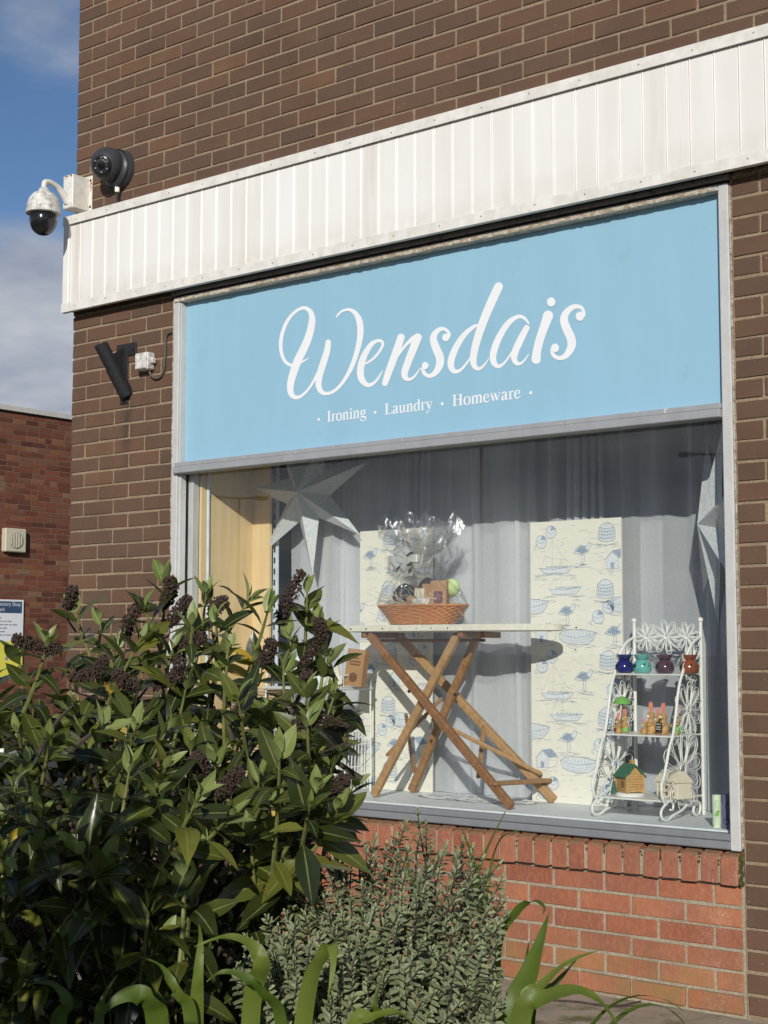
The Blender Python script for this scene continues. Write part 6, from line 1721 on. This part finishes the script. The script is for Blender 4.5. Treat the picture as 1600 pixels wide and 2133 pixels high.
for px, py in tips:
    dep = min(1, max(0, (py-hgt2(px))/300)); D = 2.36-0.36*math.sin(dep*PI/2)+R4.uniform(-0.05, 0.06)
    tip = atD(px, py, D); outn = (tip-cen).normalized()
    dirv = (Vector((0, 0, 1))*R4.uniform(0.7, 1.0)+outn*R4.uniform(0.35, 0.85)+_r*0.16-_d*R4.uniform(0.0, 0.35)+Vector((R4.uniform(-1, 1), R4.uniform(-1, 1), R4.uniform(-0.3, 0.3)))*0.30).normalized()
    Ls = R4.uniform(0.06, 0.13); dn = R4.uniform(0.0052, 0.0064); nodes = int(Ls/dn); a0 = R4.uniform(0, PI); sz = R4.uniform(0.8, 1.15)
    bend = Vector((R4.uniform(-1, 1), R4.uniform(-1, 1), R4.uniform(-1.2, 0.2)))*0.035*Ls/0.1
    sx = dirv.orthogonal().normalized(); sy = dirv.cross(sx)
    pt = lambda s: tip-dirv*s+bend*(s/Ls)**2
    low = pt(Ls)
    st.tube([pt(Ls*k/4) for k in (4, 3, 2, 1, 0)], [0.0018, 0.0016, 0.0014, 0.0011, 0.0007], 5)
    br.tube(spline([hb+Vector((R4.uniform(-.14, .14), R4.uniform(-.14, .14), -0.02)), low.lerp(hb, 0.45)+Vector((R4.uniform(-1, 1), R4.uniform(-1, 1), 0.8))*0.05, low], 4), [0.0045-0.0027*k/8 for k in range(9)], 5)
    for i in range(nodes):
        s = Ls*i/nodes; f = i/nodes; p = pt(s)
        L = (0.0095+0.0085*min(1, i/4))*sz; el = math.radians(16+56*min(1, i/5)+R4.uniform(-12, 12))
        for sg in (0, 1):
            if R4.random() < (0.6 if f > 0.82 else 0.02): continue
            a = a0+PI/2*(i % 2)+PI*sg+R4.uniform(-.2, .2); rad = sx*math.cos(a)+sy*math.sin(a)
            ld = dirv*math.cos(el)+rad*math.sin(el); nr = (dirv*math.sin(el)-rad*math.cos(el)); sd2 = nr.cross(ld).normalized()
            w = L*R4.uniform(0.17, 0.22)
            (ft if i < 3 else fo).add([p, p+ld*L*0.35+sd2*w+nr*w*0.4, p+ld*L*0.78+sd2*w*0.85+nr*w*0.3, p+ld*L-nr*L*0.06, p+ld*L*0.78-sd2*w*0.85+nr*w*0.3, p+ld*L*0.35-sd2*w+nr*w*0.4, p+ld*L*0.5], [(0, 6, 1), (1, 6, 2), (2, 6, 3), (0, 5, 6), (5, 4, 6), (4, 3, 6)], None, [(0, .5), (.3, .9), (.7, .9), (1, .5), (.7, .1), (.3, .1), (.5, .5)])
put('foliage', fo, 'leaf_grey', hebe, smooth=True, sharp=None, kind='stuff')
put('shoot_tips', ft, 'leaf_grey_tip', hebe, smooth=True, sharp=None, kind='stuff')
put('stems', st, 'stem_brown', hebe, smooth=True, kind='stuff')
put('branches', br, 'stem_brown', hebe, smooth=True, kind='stuff')
# ---- strap-leaved clumps
def ribbon(P, w, parent, fold=0.18, twist=0.0, face=0.35, t0=0.3):
    n = len(P); mb = MB(); vs = []; uv = []; prev = None
    for i, p in enumerate(P):
        t = (P[min(i+1, n-1)]-P[max(i-1, 0)]).normalized(); f = i/(n-1)
        hz = Vector((0, 0, 1)).cross(t)
        if hz.length < 0.15: hz = prev.copy() if prev else _r.copy()
        hz.normalize()
        vw = t.cross((CAM-p).normalized()).normalized()
        if vw.dot(hz) < 0: vw = -vw
        s_ = (hz*(1-face)+vw*face).normalized()
        if twist: s_ = Matrix.Rotation(twist*f, 3, t) @ s_
        if prev:
            if prev.dot(s_) < 0: s_ = -s_
            s_ = (s_*0.45+prev*0.55); s_ = (s_-t*s_.dot(t)).normalized()
        prev = s_
        nr = s_.cross(t)
        if nr.z < 0: nr = -nr
        wd = w/2*(0.72+0.28*math.sin(PI*min(1, f*1.25)))*(1-max(0, (f-t0)/(1-t0))**1.8)
        wd = max(wd, 0.0006)
        rip = 0.0007*math.sin(i*0.9+w*900)
        for q in (-1, -0.55, 0, 0.55, 1):
            vs.append(p+s_*q*wd-nr*((1-abs(q))*fold*wd)+nr*rip*q); uv.append((f, 0.5+0.5*q))
    mb.add(vs, [(i*5+k, (i+1)*5+k, (i+1)*5+k+1, i*5+k+1) for i in range(n-1) for k in range(4)], None, uv)
    return put('blade', mb, 'leaf_strap', parent, smooth=True, sharp=None)
def clump(label, root_px, D, traced, nproc, L0, L1, W0, W1, seed, lean=Vector((0, 0, 0))):
    r = random.Random(seed)
    b0 = atD(root_px, 2133, D); root = Vector((b0.x, b0.y, 0.50))
    t = thing('strap_leaf_plant', label, 'plant', root, 'strap leaved plants in the bed')
    for pts, w in traced:
        f0 = atD(pts[0][0], pts[0][1], pts[0][2])
        start = Vector((f0.x*0.6+root.x*0.4, f0.y*0.6+root.y*0.4, 0.50))
        ribbon([Vector(q) for q in spline([start, start.lerp(f0, 0.5)+Vector((0, 0, 0.02))]+[atD(*q) for q in pts], 7)], w*0.82, t, 0.16, r.uniform(-0.5, 0.5), 0.5, 0.40)
    for k in range(nproc):
        a = 2*PI*(k+r.uniform(-0.35, 0.35))/nproc; el = math.radians(r.uniform(58, 86)); L = r.uniform(L0, L1)
        d_ = Vector((math.cos(a)*math.cos(el), math.sin(a)*math.cos(el), math.sin(el)))+lean
        p = root+Vector((r.uniform(-1, 1), r.uniform(-1, 1), 0))*0.035; P = [p]; n = 26; g = r.uniform(1.1, 2.6)
        for i in range(n):
            d_ = (d_+Vector((0, 0, -1))*g*(i/n)**1.6*0.16).normalized(); p = p+d_*L/n; P.append(p)
        ribbon(P, r.uniform(W0, W1), t, 0.22, r.uniform(-0.9, 0.9), 0.2)
    return t
clump('green strap leaved plant arching towards the red brick below the sill', 1085, 2.16, [
    ([(1075,2110,2.16),(1102,2025,2.18),(1126,1955,2.20),(1144,1900,2.22)], 0.048),
    ([(1035,1985,2.36),(1075,1900,2.36),(1112,1876,2.35),(1134,1890,2.33),(1128,1908,2.32)], 0.018),
    ([(1090,2100,2.15),(1130,2050,2.15),(1185,2003,2.16),(1262,1975,2.18)], 0.022),
    ([(1085,2120,2.06),(1140,2075,2.05),(1205,2062,2.04),(1255,2090,2.03),(1296,2150,2.02)], 0.036),
    ([(1110,2100,2.2),(1160,2045,2.22),(1195,2005,2.24),(1206,1988,2.25)], 0.014)], 10, 0.42, 0.58, 0.015, 0.026, 4, _r*0.06)
clump('slender green blades rising behind the grey hebe towards the sill', 960, 2.66, [
    ([(960,2000,2.64),(975,1890,2.63),(1005,1790,2.61),(1053,1690,2.58)], 0.024),
    ([(1000,2000,2.64),(1002,1880,2.62),(985,1790,2.60),(960,1722,2.58)], 0.022),
    ([(1000,1990,2.68),(1018,1830,2.68),(1042,1748,2.68),(1085,1730,2.66)], 0.014),
    ([(900,2000,2.68),(862,1850,2.68),(848,1780,2.68),(866,1738,2.68)], 0.016)], 0, 0.5, 0.6, 0.02, 0.03, 5)
clump('green strap leaved plant with broad drooping blades between shrub and grey hebe', 450, 2.00, [
    ([(410,2120,1.98),(413,2030,1.98),(418,1960,2.0),(414,1925,2.03)], 0.022),
    ([(398,2130,1.96),(372,2070,1.95),(335,2012,1.95),(285,1992,1.96)], 0.022),
    ([(525,2090,1.97),(545,2010,1.95),(520,1965,1.95),(470,1950,1.95),(405,1972,1.95)], 0.030),
    ([(585,2140,1.95),(550,2070,1.93),(500,2030,1.92),(460,2025,1.92),(430,2045,1.92)], 0.020),
    ([(330,2150,1.92),(315,2090,1.91),(275,2070,1.90),(230,2092,1.89),(190,2140,1.88)], 0.040),
    ([(640,2075,1.95),(672,1990,1.95),(690,1966,1.94),(694,2010,1.92),(682,2090,1.90)], 0.030)], 17, 0.36, 0.54, 0.011, 0.024, 6)
clump('green strap leaved tuft at the foot of the glossy shrub', 210, 1.98, [
    ([(120,2150,1.95),(140,2090,1.95),(110,2050,1.95),(60,2048,1.95)], 0.026),
    ([(205,2150,1.93),(215,2080,1.93),(245,2030,1.94)], 0.018)], 12, 0.34, 0.47, 0.013, 0.024, 9)
clump('short green strap leaved tuft in front of the grey hebe', 830, 1.98, [
    ([(790,2140,1.96),(780,2090,1.96),(800,2020,1.98)], 0.018),
    ([(740,2150,1.92),(775,2118,1.92),(830,2108,1.92),(870,2140,1.92)], 0.026)], 8, 0.30, 0.42, 0.010, 0.020, 7)
# ---- pale soft-leaved sprigs
sp0 = atD(330, 2133, 2.12); sp0.z = 0.50
weed = thing('pale_leaf_sprigs', 'pale yellow-green soft leaved sprigs at the foot of the glossy shrub', 'plant', sp0)
lf = MB(); st = MB()
PT = [(330,1905),(352,1945),(300,1965),(278,1985),(362,1995),(240,1955),(258,1925),(310,2000),(335,2030),(218,1985),(380,1975),(290,2040)]
for px, py in PT+[(622,1962),(650,1905),(640,2005),(610,2000),(665,1950)]:
    D = R4.uniform(2.08, 2.22); tip = atD(px, py, D); dirv = (Vector((0, 0, 1))+Vector((R4.uniform(-1, 1), R4.uniform(-1, 1), 0))*0.3).normalized()
    st.tube(spline([Vector((sp0.x+(tip.x-sp0.x)*0.4, sp0.y+(tip.y-sp0.y)*0.4, 0.50)), tip-dirv*0.16, tip], 4), [0.003-0.0018*k/8 for k in range(9)], 5)
    sx = dirv.orthogonal().normalized(); sy = dirv.cross(sx); a0 = R4.uniform(0, PI)
    for i in range(8):
        p = tip-dirv*0.011*i
        for sg in (0, 1):
            a = a0+PI/2*(i % 2)+PI*sg+R4.uniform(-.3, .3); rad = sx*math.cos(a)+sy*math.sin(a); el = math.radians(20+70*min(1, i/4)+R4.uniform(-12, 12))
            ld = dirv*math.cos(el)+rad*math.sin(el)+Vector((0, 0, -0.3*R4.random())); nr = dirv*math.sin(el)-rad*math.cos(el)
            vs, fs, uv = R4.choice(LV); lf.add(vs, fs, leaf_matrix(p, ld, nr, 0.014+0.020*min(1, i/3)*R4.uniform(.7, 1.2)), uv)
put('foliage', lf, 'leaf_pale', weed, smooth=True, sharp=None, kind='stuff')
put('stems', st, 'stem_green', weed, smooth=True, kind='stuff')
# thin dead twig lying on the pavement by the wall
o = put('dry_twig', MB().tube(spline([(3.02, -0.20, GZ+0.004), (3.12, -0.155, GZ+0.005), (3.26, -0.135, GZ+0.006), (3.36, -0.10, GZ+0.03)], 5), 0.004, 6), 'stem_brown', smooth=True)
tag(o, 'thin dark dry twig lying on the pavement under the red brick', 'twig')
